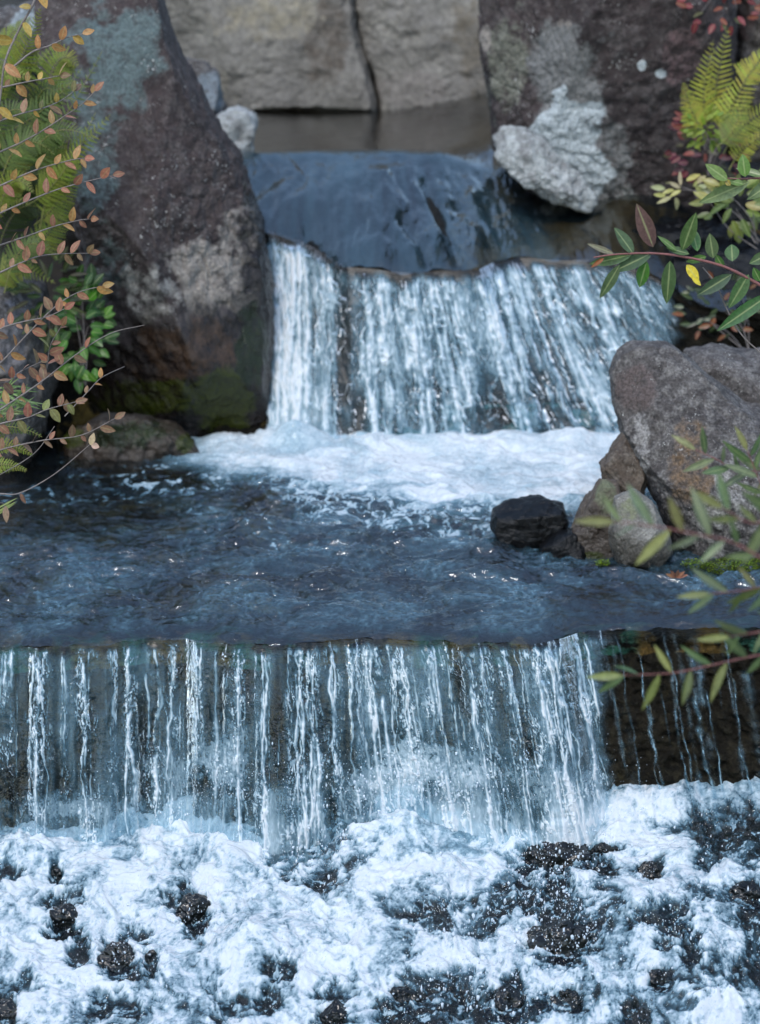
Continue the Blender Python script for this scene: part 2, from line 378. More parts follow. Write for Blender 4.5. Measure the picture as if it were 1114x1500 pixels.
rock('rock', [(880, 682), (898, 655), (916, 634), (940, 655), (950, 700), (935, 735), (905, 730), (884, 706)], 5.72, .08, M_brown,
     'small brown angular rock wedged against the left side of the speckled boulder', n=45, seed=57, disp=.09, fine=.005, cuts=5)
rock('rock', [(833, 790), (850, 745), (880, 702), (905, 706), (915, 760), (918, 815), (900, 835), (845, 832)], 5.62, .09, M_brown,
     'dark upright rock between the round grey stone and the black wet rock', n=50, seed=59, disp=.07, fine=.006, cuts=5, wet_below=.035, stains=[(890, 720, 16, 26, (.12, .13, .08), .6), (870, 815, 20, 8, MOSS, .7)])
rock('rock', [(893, 775), (900, 728), (930, 716), (958, 735), (980, 780), (984, 808), (962, 836), (905, 832), (894, 800)], 5.52, .085, M_round,
     'round light grey stone at the water edge under the speckled boulder', n=60, seed=61, disp=.04, fine=.004, cuts=2, wet_below=.015, e=.95, stains=[(925, 745, 20, 20, (.16, .17, .10), .5)])
rock('rock', [(719, 770), (724, 748), (748, 735), (790, 730), (826, 741), (832, 765), (826, 812), (780, 818), (735, 808)], 5.68, .10, M_black,
     'flat topped black wet rock alone in the pool at the foam edge', n=70, seed=63, disp=.04, fine=.004, cuts=2, cutlist=[((-.1, -.35, 1), .75), ((-.3, -1, .05), .72), ((.5, -1, -.1), .8)], wet_below=9)
rock('rock', [(790, 800), (815, 780), (845, 775), (862, 800), (862, 840), (795, 840)], 5.6, .06, M_black,
     'low dark wet rock touching the right side of the black rock', n=40, seed=65, disp=.06, fine=.004, cuts=4, wet_below=9)

# ------------------------------------------------------------------ flow geometry
LIPX = [-400, 0, 60, 110, 150, 190, 225, 260, 300, 345, 400, 440, 480, 530, 600, 640, 700, 740, 800, 835, 860, 885, 960, 1114, 1500]
LIPY = [922, 926, 929, 924, 924, 920, 914, 912, 918, 923, 926, 923, 918, 914, 918, 917, 924, 920, 922, 915, 908, 903, 900, 902, 904]
lipx_w = (np.array(LIPX) - 557) / F * 5.25
lipY_w = Yat(np.array(LIPY), 0.0)
_lx = np.linspace(-3, 3, 3000); _ly = np.interp(_lx, lipx_w, lipY_w); _k = np.hanning(25); _k /= _k.sum(); _ly = np.convolve(np.pad(_ly, 12, 'edge'), _k, 'valid')
def Ylip(x): return np.interp(x, _lx, _ly) + .024 * N2(x * 6, 0 * x, 5) + .016 * N2(x * 20, 0 * x, 6) + .004 * N2(x * 70, 0 * x, 7)
# upper fall lip
ULX = [-200, 380, 400, 440, 472, 510, 600, 700, 722, 760, 860, 930, 990, 1040, 1300]
ULY = [328, 328, 330, 342, 360, 380, 388, 384, 374, 366, 370, 386, 415, 440, 500]
ux_w = (np.array(ULX) - 557) / F * 7.1
def slab_z(x, Y):
    px = 557 + F * x / (Y + .1)
    Yc = np.interp(px, [380, 560, 640, 720], [7.68, 7.56, 7.66, 7.98])
    Yc = Yc + .07 * N2(x * 4, 0 * x, 77) + .03 * N2(x * 13, Y * 2, 78)
    base = .722 - .014 * np.logaddexp(0, (Yc - Y) * (.222 / (Yc - 6.95)) / .014)
    e = (px - 700) - (7.7 - Y) * 130
    return base + ss(e, 0, 260) * .10 * ss(Y, 6.5, 7.3) - ss(px, 880, 1040) * .10
_uy = []
for X_, y_ in zip(ux_w, ULY):
    Ys = np.linspace(6.6, 7.6, 400); zz = slab_z(np.full(400, X_), Ys); py_ = proj(X_, Ys, zz)[1]
    _uy.append(Ys[np.argmin(np.abs(py_ - y_))])
def Ylip2(x): return np.interp(x, ux_w, np.array(_uy)) + .01 * N2(x * 8, 0 * x, 9)
def upper_surface(x, t):
    """t 0..1 down the upper fall -> shifted x, Y, z; the streaks lean to the right, more so on the right"""
    Yt = Ylip2(x); zt = slab_z(x, Yt)
    px = 557 + F * x / 7.1
    k = .02 + .26 * ss(px, 480, 900)
    xx = x + k * t * .9
    zt = zt - .022
    Yb = 6.70
    Y = Yt + (Yb - Yt) * (t ** .95)
    z = zt * (1 - t) - .03 * t
    return xx, Y, z
def lower_surface(x, t):
    Yt = Ylip(x); Y = Yt - .02 - .11 * t ** .95
    z = -.026 - .43 * t ** 1.05
    xx = x + .075 * t * ss(x, -.35, .3)
    return xx, Y, z
def casc_base(x, Y):
    z = np.interp(Y, [2.6, 3.4, 4.3, 4.6, 4.98, 5.3], [-1.25, -.92, -.60, -.51, -.40, -.38])
    return z + .05 * N2(x * 2.2, Y * 2.2, 70) + .035 * ss(x, .55, .9) * ss(Y, 4.3, 4.9)

# splash mounds: px, py, radius x, radius y (photo pixels), height in metres
MOUNDS = [(600, 1165, 75, 45, .075), (690, 1170, 60, 35, .05), (430, 1150, 60, 35, .03), (330, 1165, 60, 40, .03), (300, 1200, 60, 40, .03), (790, 1160, 60, 30, .035), (130, 1190, 90, 25, .02), (745, 1175, 40, 30, .03),
          (960, 1180, 70, 25, .03), (330, 1260, 70, 40, .03), (560, 1240, 90, 50, .03), (150, 1280, 70, 40, .02), (700, 1260, 90, 40, .02), (950, 1330, 90, 60, .03), (370, 1400, 70, 50, .03), (60, 1240, 60, 30, .02), (1040, 1430, 60, 60, .03)]
# openings in the foam: px, py, rx, ry, strength
HOLES = [(83, 1278, 8, 12, 1), (92, 1318, 24, 15, .8), (88, 1355, 20, 22, 1), (112, 1388, 16, 26, .9), (285, 1330, 24, 30, 1.0), (248, 1315, 12, 14, .6), (172, 1402, 28, 30, .9), (205, 1368, 20, 14, .7), (222, 1405, 12, 18, .8), (160, 1470, 40, 24, .75), (40, 1440, 22, 16, .6), (10, 1480, 18, 30, .8), (10, 1275, 26, 12, .7),
         (400, 1230, 20, 34, 1), (455, 1205, 62, 70, .72), (520, 1190, 28, 14, 1.0), (470, 1275, 26, 24, .55), (600, 1310, 40, 30, .4), (420, 1415, 22, 20, .85), (395, 1465, 20, 18, .7), (490, 1450, 30, 16, .8), (485, 1490, 26, 30, .95), (340, 1475, 24, 26, .7), (440, 1180, 60, 30, .35),
         (650, 1335, 50, 28, .62), (700, 1350, 34, 22, .55), (735, 1310, 16, 26, .6), (812, 1250, 52, 30, 1.1), (772, 1290, 14, 30, 1), (830, 1310, 44, 30, .72), (820, 1365, 44, 42, .78), (890, 1238, 22, 10, .85), (885, 1265, 18, 14, .6), (955, 1270, 18, 18, .85), (980, 1335, 38, 28, .95), (1018, 1388, 18, 16, .95), (970, 1380, 16, 10, .6), (965, 1430, 18, 16, .85), (1060, 1300, 30, 14, .3),
         (1095, 1300, 26, 14, .9), (1100, 1235, 60, 42, .62), (1050, 1205, 60, 20, .4), (1060, 1420, 40, 40, .5), (590, 1450, 20, 14, .9), (575, 1478, 18, 18, .8), (620, 1475, 22, 28, .8), (700, 1470, 50, 40, .62), (660, 1430, 60, 30, .45), (740, 1465, 30, 40, .8), (825, 1460, 26, 18, .85), (790, 1470, 20, 20, .5), (930, 1485, 18, 16, .8), (1000, 1465, 26, 14, .35), (1110, 1360, 18, 50, .6)]

def make_cascade():
    nx, ny = 1000, 760
    x = np.linspace(-1.25, 1.25, nx); Yr = np.linspace(3.3, 5.06, ny)
    X, Y = np.meshgrid(x, Yr)
    z = casc_base(X, Y)
    px, py = proj(X, Y, z)
    for (mx, my, rx, ry, h) in MOUNDS:
        z = z + h * np.exp(-(((px - mx) / rx) ** 2 + ((py - my) / ry) ** 2))
    wx = X + .05 * fbm2(X * 5, Y * 5, 3, 80); wy = Y + .06 * fbm2(X * 5, Y * 5, 3, 85)
    big = fbm2(wx * 7, wy * 6, 4, 90, .55)
    bil = np.abs(N2(wx * 22, wy * 18, 95)) + .5 * np.abs(N2(wx * 47, wy * 40, 96)) + .3 * np.abs(N2(wx * 100, wy * 85, 97))
    fine = fbm2(wx * 70, wy * 55, 3, 99, .7)
    z = z + .017 * big + .009 * (.45 - bil) + .0022 * fine
    px, py = proj(X, Y, z)
    n_lo = fbm3(wx * 11, wy * 9, z * 11, 3, 110, .6); n_hi = fbm3(X * 50 + 2 * n_lo, Y * 42, z * 60, 4, 120, .75)
    hole = np.zeros_like(z)
    for (hx, hy, rx, ry, st) in HOLES:
        d = np.hypot((px - hx) / rx, (py - hy) / ry)
        hole = np.maximum(hole, st * ss(-(d + n_lo * .7 + n_hi * .35), -1.5, -.5))
    fil = fbm3(wx * 48, wy * 15, z * 18, 4, 126, .65)
    low = ss(py, 1300, 1480)
    foam = .98 - .10 * low - .05 * ss(px, 600, 900) + (.56 + .1 * low) * n_lo + .30 * n_hi + (.26 + .14 * low) * fil - hole * 1.25
    vein = ridge(fbm3(wx * 34, wy * 30, z * 38, 3, 130, .65), 7)          # dark glassy veins between the bubbles
    zone = ss(fbm2(X * 3.2, Y * 3.2, 3, 140), -.25, .35) * .7 + ss(py, 1280, 1450) * .25
    foam = foam - vein * .30 * zone - bil * .18
    foam = ss(foam, -.15, 1.12)
    foam = foam * (1 - .25 * ss(px, 950, 1100) * ss(-py, -1300, -1180))
    lace = ss(n_hi, .25, .5) * .8
    foam = np.maximum(foam, lace * ss(hole, .2, .6) * .9)
    z = z - hole * .022
    V = np.stack([X, Y, z], -1).reshape(-1, 3)
    mesh_obj('water', V, grid_faces(ny, nx), M_casc, None, {'foam': foam.reshape(-1)}, kind='structure', label='churning white water tumbling over black stones below the lower fall')
    # stream bed below
    nx, ny = 420, 320
    X, Y = np.meshgrid(np.linspace(-1.6, 1.6, nx), np.linspace(2.4, 5.3, ny))
    z = casc_base(X, Y) - .055 + .03 * fbm2(X * 9, Y * 9, 4, 150) + .02 * np.abs(fbm2(X * 20, Y * 20, 3, 155))
    return X, Y, z

M_pool = water_mat('pool_water', (.74, .86, .86), 1.85, .03, 75, .30, fscale=120)
M_upool = water_mat('upper_pool_water', (.74, .80, .80), 1.9, .03, 45, .25, fscale=60, nz=1.0, stretch=(1, .35, 1))
M_fall = water_mat('falling_water', (.80, .90, .95), 1.4, .15, 70, .25, cover=True, stretch=(1, 1, .22), fscale=150, nz=1.8, fbs=.2)
M_fall2 = water_mat('far_falling_water', (.80, .90, .95), 1.33, .38, 70, .15, cover=True, stretch=(1, 1, .3), fscale=90, nz=1.8, fbs=.15)
M_casc = water_mat('white_water', (.60, .76, .82), 1.4, .06, 110, .5, fscale=95, nz=3.6, fbs=.25, stretch=(1, .85, 1))

beds = []
beds.append(make_cascade())

def make_pool():
    nx, ny = 980, 820
    x = np.linspace(-1.75, 1.75, nx); t = np.linspace(0, 1, ny)
    X, T = np.meshgrid(x, t)
    YL = Ylip(X)
    Y = YL - .02 + (7.06 - YL + .02) * T ** 1.15
    d = Y - YL
    curl = -.026 * np.clip((.10 - d) / .12, 0, 1) ** 2.4
    wx = X + .05 * fbm2(X * 4, Y * 4, 3, 200); wy = Y + .05 * fbm2(X * 4, Y * 4, 3, 204)
    calm = .35 + .65 * ss(d, 0, .25)
    r1 = fbm2(wx * 6, wy * 10, 3, 210); r2 = N2(wx * 22, wy * 34, 215); r3 = N2(wx * 55, wy * 60, 218)
    r4 = ridge(fbm2(wx * 17, wy * 24, 3, 220), 4)
    px, py = proj(X, Y, 0 * X)
    left = ss(-px, -420, -150) * ss(-py, -830, -740)
    z = calm * (.017 * r1 + .0070 * r2 + .0022 * r3 + .0045 * r4) * (1 - .6 * left)
    # radial flow lines drawn into the lip
    z = z + .0018 * N2(X * 60 + 4 * fbm2(X * 3, Y * 3, 2, 230), Y * 7, 231) * ss(-d, -.5, -.05)
    # bumps where the current rides over sunken stones
    for (bx, by, rx, ry, h) in [(370, 772, 40, 14, .016), (90, 845, 60, 18, .012), (860, 800, 40, 14, .012), (710, 805, 50, 14, .014), (250, 890, 30, 20, -.012), (540, 800, 70, 18, .006), (820, 880, 50, 16, .008), (480, 895, 60, 12, .006)]:
        z = z + h * np.exp(-(((px - bx) / rx) ** 2 + ((py - by) / ry) ** 2))
    # foam raft under the upper fall
    yb = np.interp(px, [120, 180, 270, 330, 400, 470, 540, 600, 700, 760, 860, 960], [650, 664, 684, 696, 706, 716, 728, 740, 748, 745, 745, 720])
    n1 = fbm2(wx * 5, wy * 4, 4, 240, .6); n2 = fbm2(wx * 34, wy * 26, 3, 245, .7)
    core = ss(yb + 14 * n1 + 6 * n2 - py, -20, 22) * ss(px, 170, 360)
    lace_zone = ss(np.interp(px, [330, 420, 480, 560, 640, 700, 730, 760], [715, 745, 775, 790, 808, 800, 790, 740]) + 16 * n1 - py, -14, 30) * ss(px, 300, 430) * (1 - ss(px, 735, 775))
    cell = ridge(fbm2(wx * 26, wy * 18, 3, 250, .6), 3.2)
    lace = lace_zone * .85 * ss(cell * .75 + n2 * .5 + n1 * .35 - .35 + .45 * ss(yb + 25 - py, -30, 20), .1, .6)
    spots = ss(n2 + .5 * n1, .32, .6) * ss(-np.hypot((px - 260) / 150, (py - 700) / 34), -1, -.4)
    spots2 = ss(n2 + .6 * N2(wx * 8, wy * 8, 260), .62, .9) * ss(-np.hypot((px - 400) / 130, (py - 780) / 50), -1, -.3)
    strip = ss(n2 + n1 * .6, .6, .95) * .7
    foam = np.maximum.reduce([core * (.93 + .25 * n1), .95 * lace, .75 * spots, .7 * spots2, strip * ss(-py, -830, -760) * .6])
    foam = np.clip(foam - .35 * ss(-np.hypot((px - 560) / 110, (py - 716) / 9), -1, -.3) * core, 0, 1)
    grain = ridge(fbm2(wx * 36, wy * 30, 3, 290, .7), 3.5)
    foam = np.maximum(foam, (.07 + .22 * grain * ss(n1 + .5 * r2, -.25, .5) + .12 * n1 + .05 * n2) * (1 - .92 * left) * ss(d, -.02, .05))  # pale ripple strokes: reflected sky painted in through the foam value
    z = z + core * (.008 + .010 * fbm2(wx * 7, wy * 5, 2, 270) + .002 * N2(wx * 30, wy * 26, 271)) + .001 * foam
    z = z + .05 * core * np.exp(-((Y - 6.70) / .07) ** 2) * (.6 + .9 * np.clip(N2(X * 6, 0 * X, 275), -.5, 1))
    z = z + curl
    V = np.stack([X, Y, z], -1).reshape(-1, 3)
    mesh_obj('water', V, grid_faces(ny, nx), M_pool, None, {'foam': foam.reshape(-1)}, kind='structure', label='rippling blue grey pool between the two falls with a white foam raft')
    nx, ny = 420, 300
    X, T = np.meshgrid(np.linspace(-2.0, 2.0, nx), np.linspace(0, 1, ny))
    YL = Ylip(X) - .008; Y = YL + (7.15 - YL) * T
    d = Y - YL
    z = -.03 - .10 * ss(d, 0, .5) + .025 * fbm2(X * 5, Y * 5, 4, 280) + .02 * ss(d, .1, .3) * fbm2(X * 14, Y * 14, 3, 285)
    z = np.minimum(z, -.018 - .02 * ss(-d, -.08, 0))
    return X, Y, z
beds.append(make_pool())

def fall_mesh(label, surf, x0, x1, nx, ny, fn, mat, t1=1.0):
    X, T = np.meshgrid(np.linspace(x0, x1, nx), np.linspace(0, t1, ny))
    xx, Y, z = surf(X, T)
    px, py = proj(xx, Y, z)
    foam, cover, dsp = fn(X, T, px, py)
    V = np.stack([xx, Y - dsp, z], -1).reshape(-1, 3)
    mesh_obj('waterfall', V, grid_faces(ny, nx), mat, None, {'foam': foam.reshape(-1), 'cover': cover.reshape(-1)}, kind='structure', label=label)

def strands(xcols, T, specs, seed):
    """sum of thin wavering strands; each spec: column centre, width, strength, start, end, wander"""
    out = np.zeros_like(T); tr = T[:, 0]
    for i, (c, w_, s_, ta, te, wa) in enumerate(specs):
        k = c * .731 + seed
        path = c + wa * N2(tr * 2.6, 0 * tr + k, 700) + wa * .7 * N2(tr * 7, 0 * tr + k, 701) + wa * .28 * N2(tr * 19, 0 * tr + k, 702)
        wd = w_ * np.clip(.75 + .8 * N2(tr * 8, 0 * tr + k, 703) + .4 * N2(tr * 28, 0 * tr + k, 705), .2, 2)
        gate = ss(tr, ta, ta + .05) * (1 - ss(tr, te - .12, te + .02)) * np.clip(.75 + 1.1 * N2(tr * 6, 0 * tr + k, 704) + .5 * N2(tr * 30, 0 * tr + k, 706), .05, 1.2)
        j0, j1 = np.searchsorted(xcols, [c - 3.2 * wa - 4 * w_ - 6, c + 3.2 * wa + 4 * w_ + 6])
        if j1 <= j0: continue
        out[:, j0:j1] = np.maximum(out[:, j0:j1], s_ * gate[:, None] * np.exp(-((xcols[None, j0:j1] - path[:, None]) / wd[:, None]) ** 2))
    return out

def lower_fn(X, T, px, py):
    p0 = 557 + F * X / 5.13                 # column at the lip, in photo pixels
    xc = p0[0]
    r = np.random.RandomState(31)
    CL = [(5, 10, .8, .4), (48, 14, 1, 1), (88, 4, .8, .5), (120, 11, 1, 1), (157, 4, .9, .35), (185, 6, .9, 1), (218, 8, .8, .8), (250, 9, .8, 1), (284, 3, .9, .6), (312, 4, .5, .8), (343, 11, .8, 1), (381, 9, .95, 1), (436, 15, 1, 1), (455, 9, 1, 1), (480, 8, .8, .8), (512, 5, .8, 1), (545, 24, 1, 1), (582, 18, 1, 1), (625, 9, .9, 1), (650, 5, .8, 1), (697, 17, 1, 1), (737, 4, 1.1, 1), (780, 24, 1, 1), (825, 24, .95, 1), (858, 10, .8, 1)]
    specs = []
    for (c, w_, s_, te) in CL:
        for _ in range(int(1.4 + w_ * .24)):
            ta = r.choice([0, 0, .05, .2, .4]) * r.rand()
            specs.append((c + r.uniform(-1, 1) * w_, .8 + 2.4 * r.rand() ** 2.2, s_ * r.uniform(.6, 1.15), ta, min(1.1, te * r.uniform(.45, 1.25)) if te < 1 or r.rand() < .6 else 1.15, r.uniform(3, 11)))
    for _ in range(60):
        specs.append((r.uniform(-250, 868), r.uniform(.7, 1.4), r.uniform(.2, .55), r.rand() * .7, r.uniform(.4, 1.1), r.uniform(2, 7)))
    st = strands(xc, T, specs, 11)  # bright strands: highlights on clear water painted as white foam
    soft = strands(xc, T, [(c, w_ * .75 + 3, .55 * s_, 0, te + .1, 5) for (c, w_, s_, te) in CL], 12)
    u = p0 + 6 * fbm2(p0 * .03, T * 3, 2, 300)
    dens = np.zeros_like(X)
    for (c, w_, s_, te) in CL: dens = np.maximum(dens, s_ * np.exp(-((u - c) / (w_ + 4)) ** 2))
    crk = ss(fbm2(u * .15, T * 13, 3, 320, .65), .08, .40)
    u2 = p0 + 5 * fbm2(p0 * .06, T * 7, 3, 327)
    flake = ss(ridge(fbm2(u * .075, T * 5.5, 3, 325, .6), 5), .35, .9)
    net = np.maximum(ss(ridge(fbm2(u2 * .11, T * 6.5, 3, 326, .6), 7), .3, .85), .8 * ss(ridge(fbm2(u2 * .06, T * 3.2, 3, 329, .6), 10), .3, .85))  # netlike glints painted into the foam value
    patch = ss(fbm2(u * .03, T * 3.0, 3, 328), -.15, .3)
    blot = fbm2(u * .022, T * 1.6, 3, 340)
    blot2 = fbm2(u * .075, T * 1.8, 2, 345)
    veil = .14 + .30 * blot + .14 * blot2 + .08 * ss(p0, 420, 640) + .12 * np.exp(-((p0 - 255) / 30) ** 2) * ss(T, .2, .6)  # thin veil paints the blue grey sky sheen of the clear water
    foot = ss(T, .55, .98)
    veil = veil + foot * (.14 + .14 * ss(p0, 230, 330) + .24 * ss(p0, 400, 600)) * (1 + .9 * blot)
    topc = np.exp(-(T / .13) ** 2)
    foam = np.clip(veil * .85, .03, .7) + 1.1 * st + .28 * soft * (.5 + crk) + .42 * topc * crk * ss(dens, .1, .7) + 1.05 * net * ss(dens, .10, .6) * patch * (.5 + .5 * crk) + .22 * net * patch * (.3 + foot) + .30 * flake * ss(dens, .4, .95) * crk + .16 * foot * crk
    dark = np.zeros_like(X)
    for (hx, hy, rx, ry, s_) in [(15, 1150, 30, 45, .9), (65, 1130, 12, 60, .7), (85, 1160, 40, 25, .5), (268, 975, 9, 45, 1), (333, 950, 12, 45, 1), (318, 1010, 16, 60, .6), (405, 1050, 14, 80, 1), (400, 1125, 22, 30, 1), (285, 1140, 24, 30, .8), (465, 1060, 20, 60, .6), (640, 1090, 26, 30, .6), (770, 1080, 18, 50, .7), (735, 1050, 14, 60, .6), (605, 1120, 10, 22, .7), (160, 1010, 16, 60, .5), (205, 1060, 30, 60, .35), (232, 930, 14, 60, .7), (365, 1010, 10, 60, .7), (520, 1040, 8, 50, .5), (690, 1010, 8, 50, .5)]:
        d = np.hypot((px - hx) / rx, (py - hy) / ry) + .4 * N2(u * .08, T * 6, 355)
        dark = np.maximum(dark, s_ * ss(-d, -1.25, -.4))
    foam = foam * (1 - .9 * dark * (1 - .75 * np.clip(st, 0, 1)))
    sp = np.zeros_like(X); big_ = fbm3(px * .022, py * .022, 0 * X, 5, 371, .75)
    for (hx, hy, rx, ry, s_) in [(600, 1125, 75, 62, 1), (690, 1140, 60, 45, .9), (545, 1150, 50, 50, .8), (330, 1120, 60, 70, .75), (255, 1130, 40, 60, .6), (430, 1170, 50, 30, .5), (800, 1150, 60, 40, .7), (860, 1140, 30, 50, .5), (130, 1185, 120, 28, .7)]:
        d = np.hypot((px - hx) / rx, (py - hy) / ry) + .7 * big_ + .30 * crk
        sp = np.maximum(sp, s_ * ss(-d, -1.15, -.25))
    foam = np.maximum(foam, sp * (.86 + .40 * big_ + .40 * (crk - .3) + .25 * net))
    right = ss(px - 14 * T + 16 * fbm2(T * 4, px * .012, 3, 356) + 6 * N2(T * 24, px * .02, 357), 862, 896)
    thin = strands(xc, T, [(893, 4, .5, 0, 1.2, 4), (912, 2, .6, 0, 1.2, 6), (905, 9, .25, 0, 1.2, 3), (938, 2, .9, .1, .9, 8), (946, 3, .6, .3, 1.2, 5), (985, 3, .7, 0, 1.2, 5), (992, 2, .8, .2, 1.2, 8), (1003, 6, .4, 0, 1.2, 4), (1018, 5, .8, .1, 1.2, 7), (1028, 9, .5, 0, 1.2, 5), (1036, 2, .8, .3, 1.2, 5), (1078, 2, .9, 0, 1.2, 7), (1072, 5, .4, .1, .8, 5), (1100, 10, .45, .2, 1.2, 6), (965, 1.2, .4, .3, .7, 4), (1055, 1.3, .4, .1, .5, 4)], 13)
    foam = foam * (1 - right) + right * np.clip(thin * (.45 + .6 * crk), 0, 1) * .7
    cover = 1 - right * (1 - np.clip(thin * 1.5 + .25 * ss(-T, -.10, 0), 0, 1))
    foam = foam * ss(T + .035 * N2(p0 * .03, 0 * T, 364) + .02 * N2(p0 * .12, 0 * T, 363), .015, .06)
    dsp = (.0045 * st + .008 * soft + .0030 * net * patch + .0012 * crk * dens + .005 * blot + .0012 * blot2) * ss(T, 0, .08)
    return np.clip(foam, 0, 1), np.clip(cover, 0, 1), dsp
fall_mesh('clear blue curtain of the lower fall, streaked white, pouring over the near ledge', lower_surface, -1.55, 1.25, 1500, 480, lower_fn, M_fall, 1.16)

def upper_fn(X, T, px, py):
    p0 = 557 + F * X / 7.1                 # column at the lip: stays constant along a streak
    xc = p0[0]; r = np.random.RandomState(57)
    CL = [(402, 14, 1.1), (425, 14, 1.1), (445, 8, .9), (476, 16, .8), (536, 6, 1), (560, 12, .85), (598, 14, .9), (628, 10, .95), (655, 10, .9), (700, 12, 1.05), (722, 6, .8), (750, 14, .9), (785, 16, .85), (815, 14, .95), (845, 18, .9)]
    specs = [(c + r.uniform(-1, 1) * w_, r.uniform(2.0, 4.5), s_ * r.uniform(.6, 1.1), r.choice([0, 0, .2, .4]) * r.rand(), r.uniform(.6, 1.3), r.uniform(3, 9)) for (c, w_, s_) in CL for _ in range(int(3 + w_ * .4))]
    specs += [(r.uniform(390, 960), r.uniform(1.5, 3), r.uniform(.25, .6), r.rand() * .6, r.uniform(.4, 1.2), r.uniform(3, 9)) for _ in range(60)]
    st = strands(xc, T, specs, 21)
    soft = strands(xc, T, [(c, w_ * .9 + 4, .8 * s_, 0, 1.3, 5) for (c, w_, s_) in CL], 22)
    u = p0 + 8 * fbm2(p0 * .02, T * 2.5, 3, 400)
    crk = ss(fbm2(u * .085, T * 9, 3, 420, .62), -.05, .38)
    flake = ss(ridge(fbm2(u * .05, T * 5, 3, 425, .6), 5), .3, .9)
    net = ss(ridge(fbm2((p0 + 7 * fbm2(p0 * .05, T * 6, 2, 427)) * .065, T * 4.2, 3, 426, .6), 6), .25, .85)  # netlike glints, painted as foam here too
    blot = fbm2(u * .025, T * 2, 3, 430)
    top = np.exp(-(T / .22) ** 2)
    foam = .22 + .30 * blot + .66 * st + .24 * soft * (.5 + .7 * crk) + .40 * net * (.4 + .6 * crk) + .18 * flake * crk + .16 * top * crk + .10 * ss(T, .8, 1)
    foam = foam + .26 * np.exp(-((p0 - 415) / 26) ** 2)
    for (hx, hy, rx, ry, s_) in [(500, 560, 15, 95, 1), (508, 450, 9, 50, .7), (525, 610, 18, 45, 1), (560, 600, 8, 50, .5), (640, 600, 8, 50, .8), (610, 610, 7, 40, .6), (580, 640, 12, 30, .9), (805, 580, 42, 75, .85), (790, 480, 36, 50, .5), (850, 620, 30, 40, .9), (700, 620, 10, 50, .7), (770, 640, 30, 20, .6), (735, 600, 14, 45, .7), (870, 500, 20, 50, .5), (900, 640, 16, 30, .8), (665, 520, 8, 50, .5), (740, 460, 10, 50, .4)]:
        d = np.hypot((px - hx) / rx, (py - hy) / ry) + .5 * N2(u * .06, T * 6, 440)
        foam = foam * (1 - .88 * s_ * ss(-d, -1.25, -.4) * (1 - .5 * np.clip(st, 0, 1)))
    foam = foam * ss(T + .06 * N2(p0 * .035, 0 * T, 446), .01, .09)
    edge = ss(px + 9 * N2(T * 14, px * .02, 441), 388, 396)
    pr = px + 12 * N2(py * .06, px * .03, 442)
    edge = edge * (1 - ss(pr, 968, 1000))
    dsp = (.008 * st + .012 * soft + .0015 * crk + .005 * net + .010 * blot) * ss(T, 0, .08)
    return np.clip(foam, 0, 1), np.clip(edge, 0, 1), dsp
fall_mesh('frothy upper fall sliding off the sloping slab between two boulders', upper_surface, -.42, .95, 1000, 420, upper_fn, M_fall2, 1.03)

# upper pool and sloping slab: one sheet of water
def make_upper():
    nx, ny = 560, 520
    X, T = np.meshgrid(np.linspace(-.75, 1.05, nx), np.linspace(0, 1, ny))
    YL = Ylip2(X); Y = YL + (9.4 - YL) * T ** 1.3
    z = slab_z(X, Y)
    px, py = proj(X, Y, z)
    flow = ss(-Y, -7.75, -7.5)
    wx = X + .05 * N2(X * 3, Y * 3, 500)
    z = z + flow * (.013 * fbm2(wx * 8 , Y * 3.2, 3, 510) + .0045 * fbm2(wx * 30, Y * 6, 3, 515)) + (1 - flow) * .0009 * fbm2(X * 6, Y * 3, 3, 520)
    z = z + .008 * np.exp(-((Y - 7.68) / .07) ** 2) * (1 + N2(X * 6, Y * 4, 525)) - .022 * np.clip((.12 - (Y - YL)) / .12, 0, 1) ** 2
    for (ax, ay, bx, by, wd, h) in [(620, 265, 668, 372, 6, -.018), (590, 320, 628, 378, 7, -.016), (640, 300, 676, 372, 6, -.015), (690, 290, 720, 340, 7, .012), (455, 330, 475, 380, 18, -.03), (400, 300, 440, 345, 10, -.01), (540, 300, 560, 380, 12, .008)]:
        L2 = (bx - ax) ** 2 + (by - ay) ** 2; t = np.clip(((px - ax) * (bx - ax) + (py - ay) * (by - ay)) / L2, 0, 1)
        z = z + h * np.exp(-(np.hypot(px - ax - t * (bx - ax), py - ay - t * (by - ay)) / wd) ** 2)
    veil = .085 * flow * (1 - .9 * ss(px - (py - 230) * .9, 670, 730)) * np.clip(1 + .9 * fbm2(wx * 5, Y * 1.6, 2, 530) + .7 * fbm2((X + .25 * (Y - 7) * ss(X, -.1, .4)) * 26, Y * 1.5, 3, 532), .1, 3)  # veil brightens the slab: sky reflection painted as slight foam
    foam = np.clip(veil + .10 * np.exp(-((Y - 7.66) / .06) ** 2), 0, 1)
    V = np.stack([X, Y, z], -1).reshape(-1, 3)
    mesh_obj('water', V, grid_faces(ny, nx), M_upool, None, {'foam': foam.reshape(-1)}, kind='structure', label='still upper pool spilling in a smooth blue sheet down the slab')
    nx, ny = 320, 260
    X, T = np.meshgrid(np.linspace(-1.0, 1.3, nx), np.linspace(0, 1, ny))
    YL = Ylip2(X); Y = YL + (9.9 - YL) * T
    z = slab_z(X, Y) - .02 - .035 * np.clip((.16 - (Y - YL)) / .16, 0, 1) - .10 * ss(Y, 7.7, 8.0) + .012 * fbm2(X * 12, Y * 5, 3, 540)
    return X, Y, z
beds.append(make_upper())
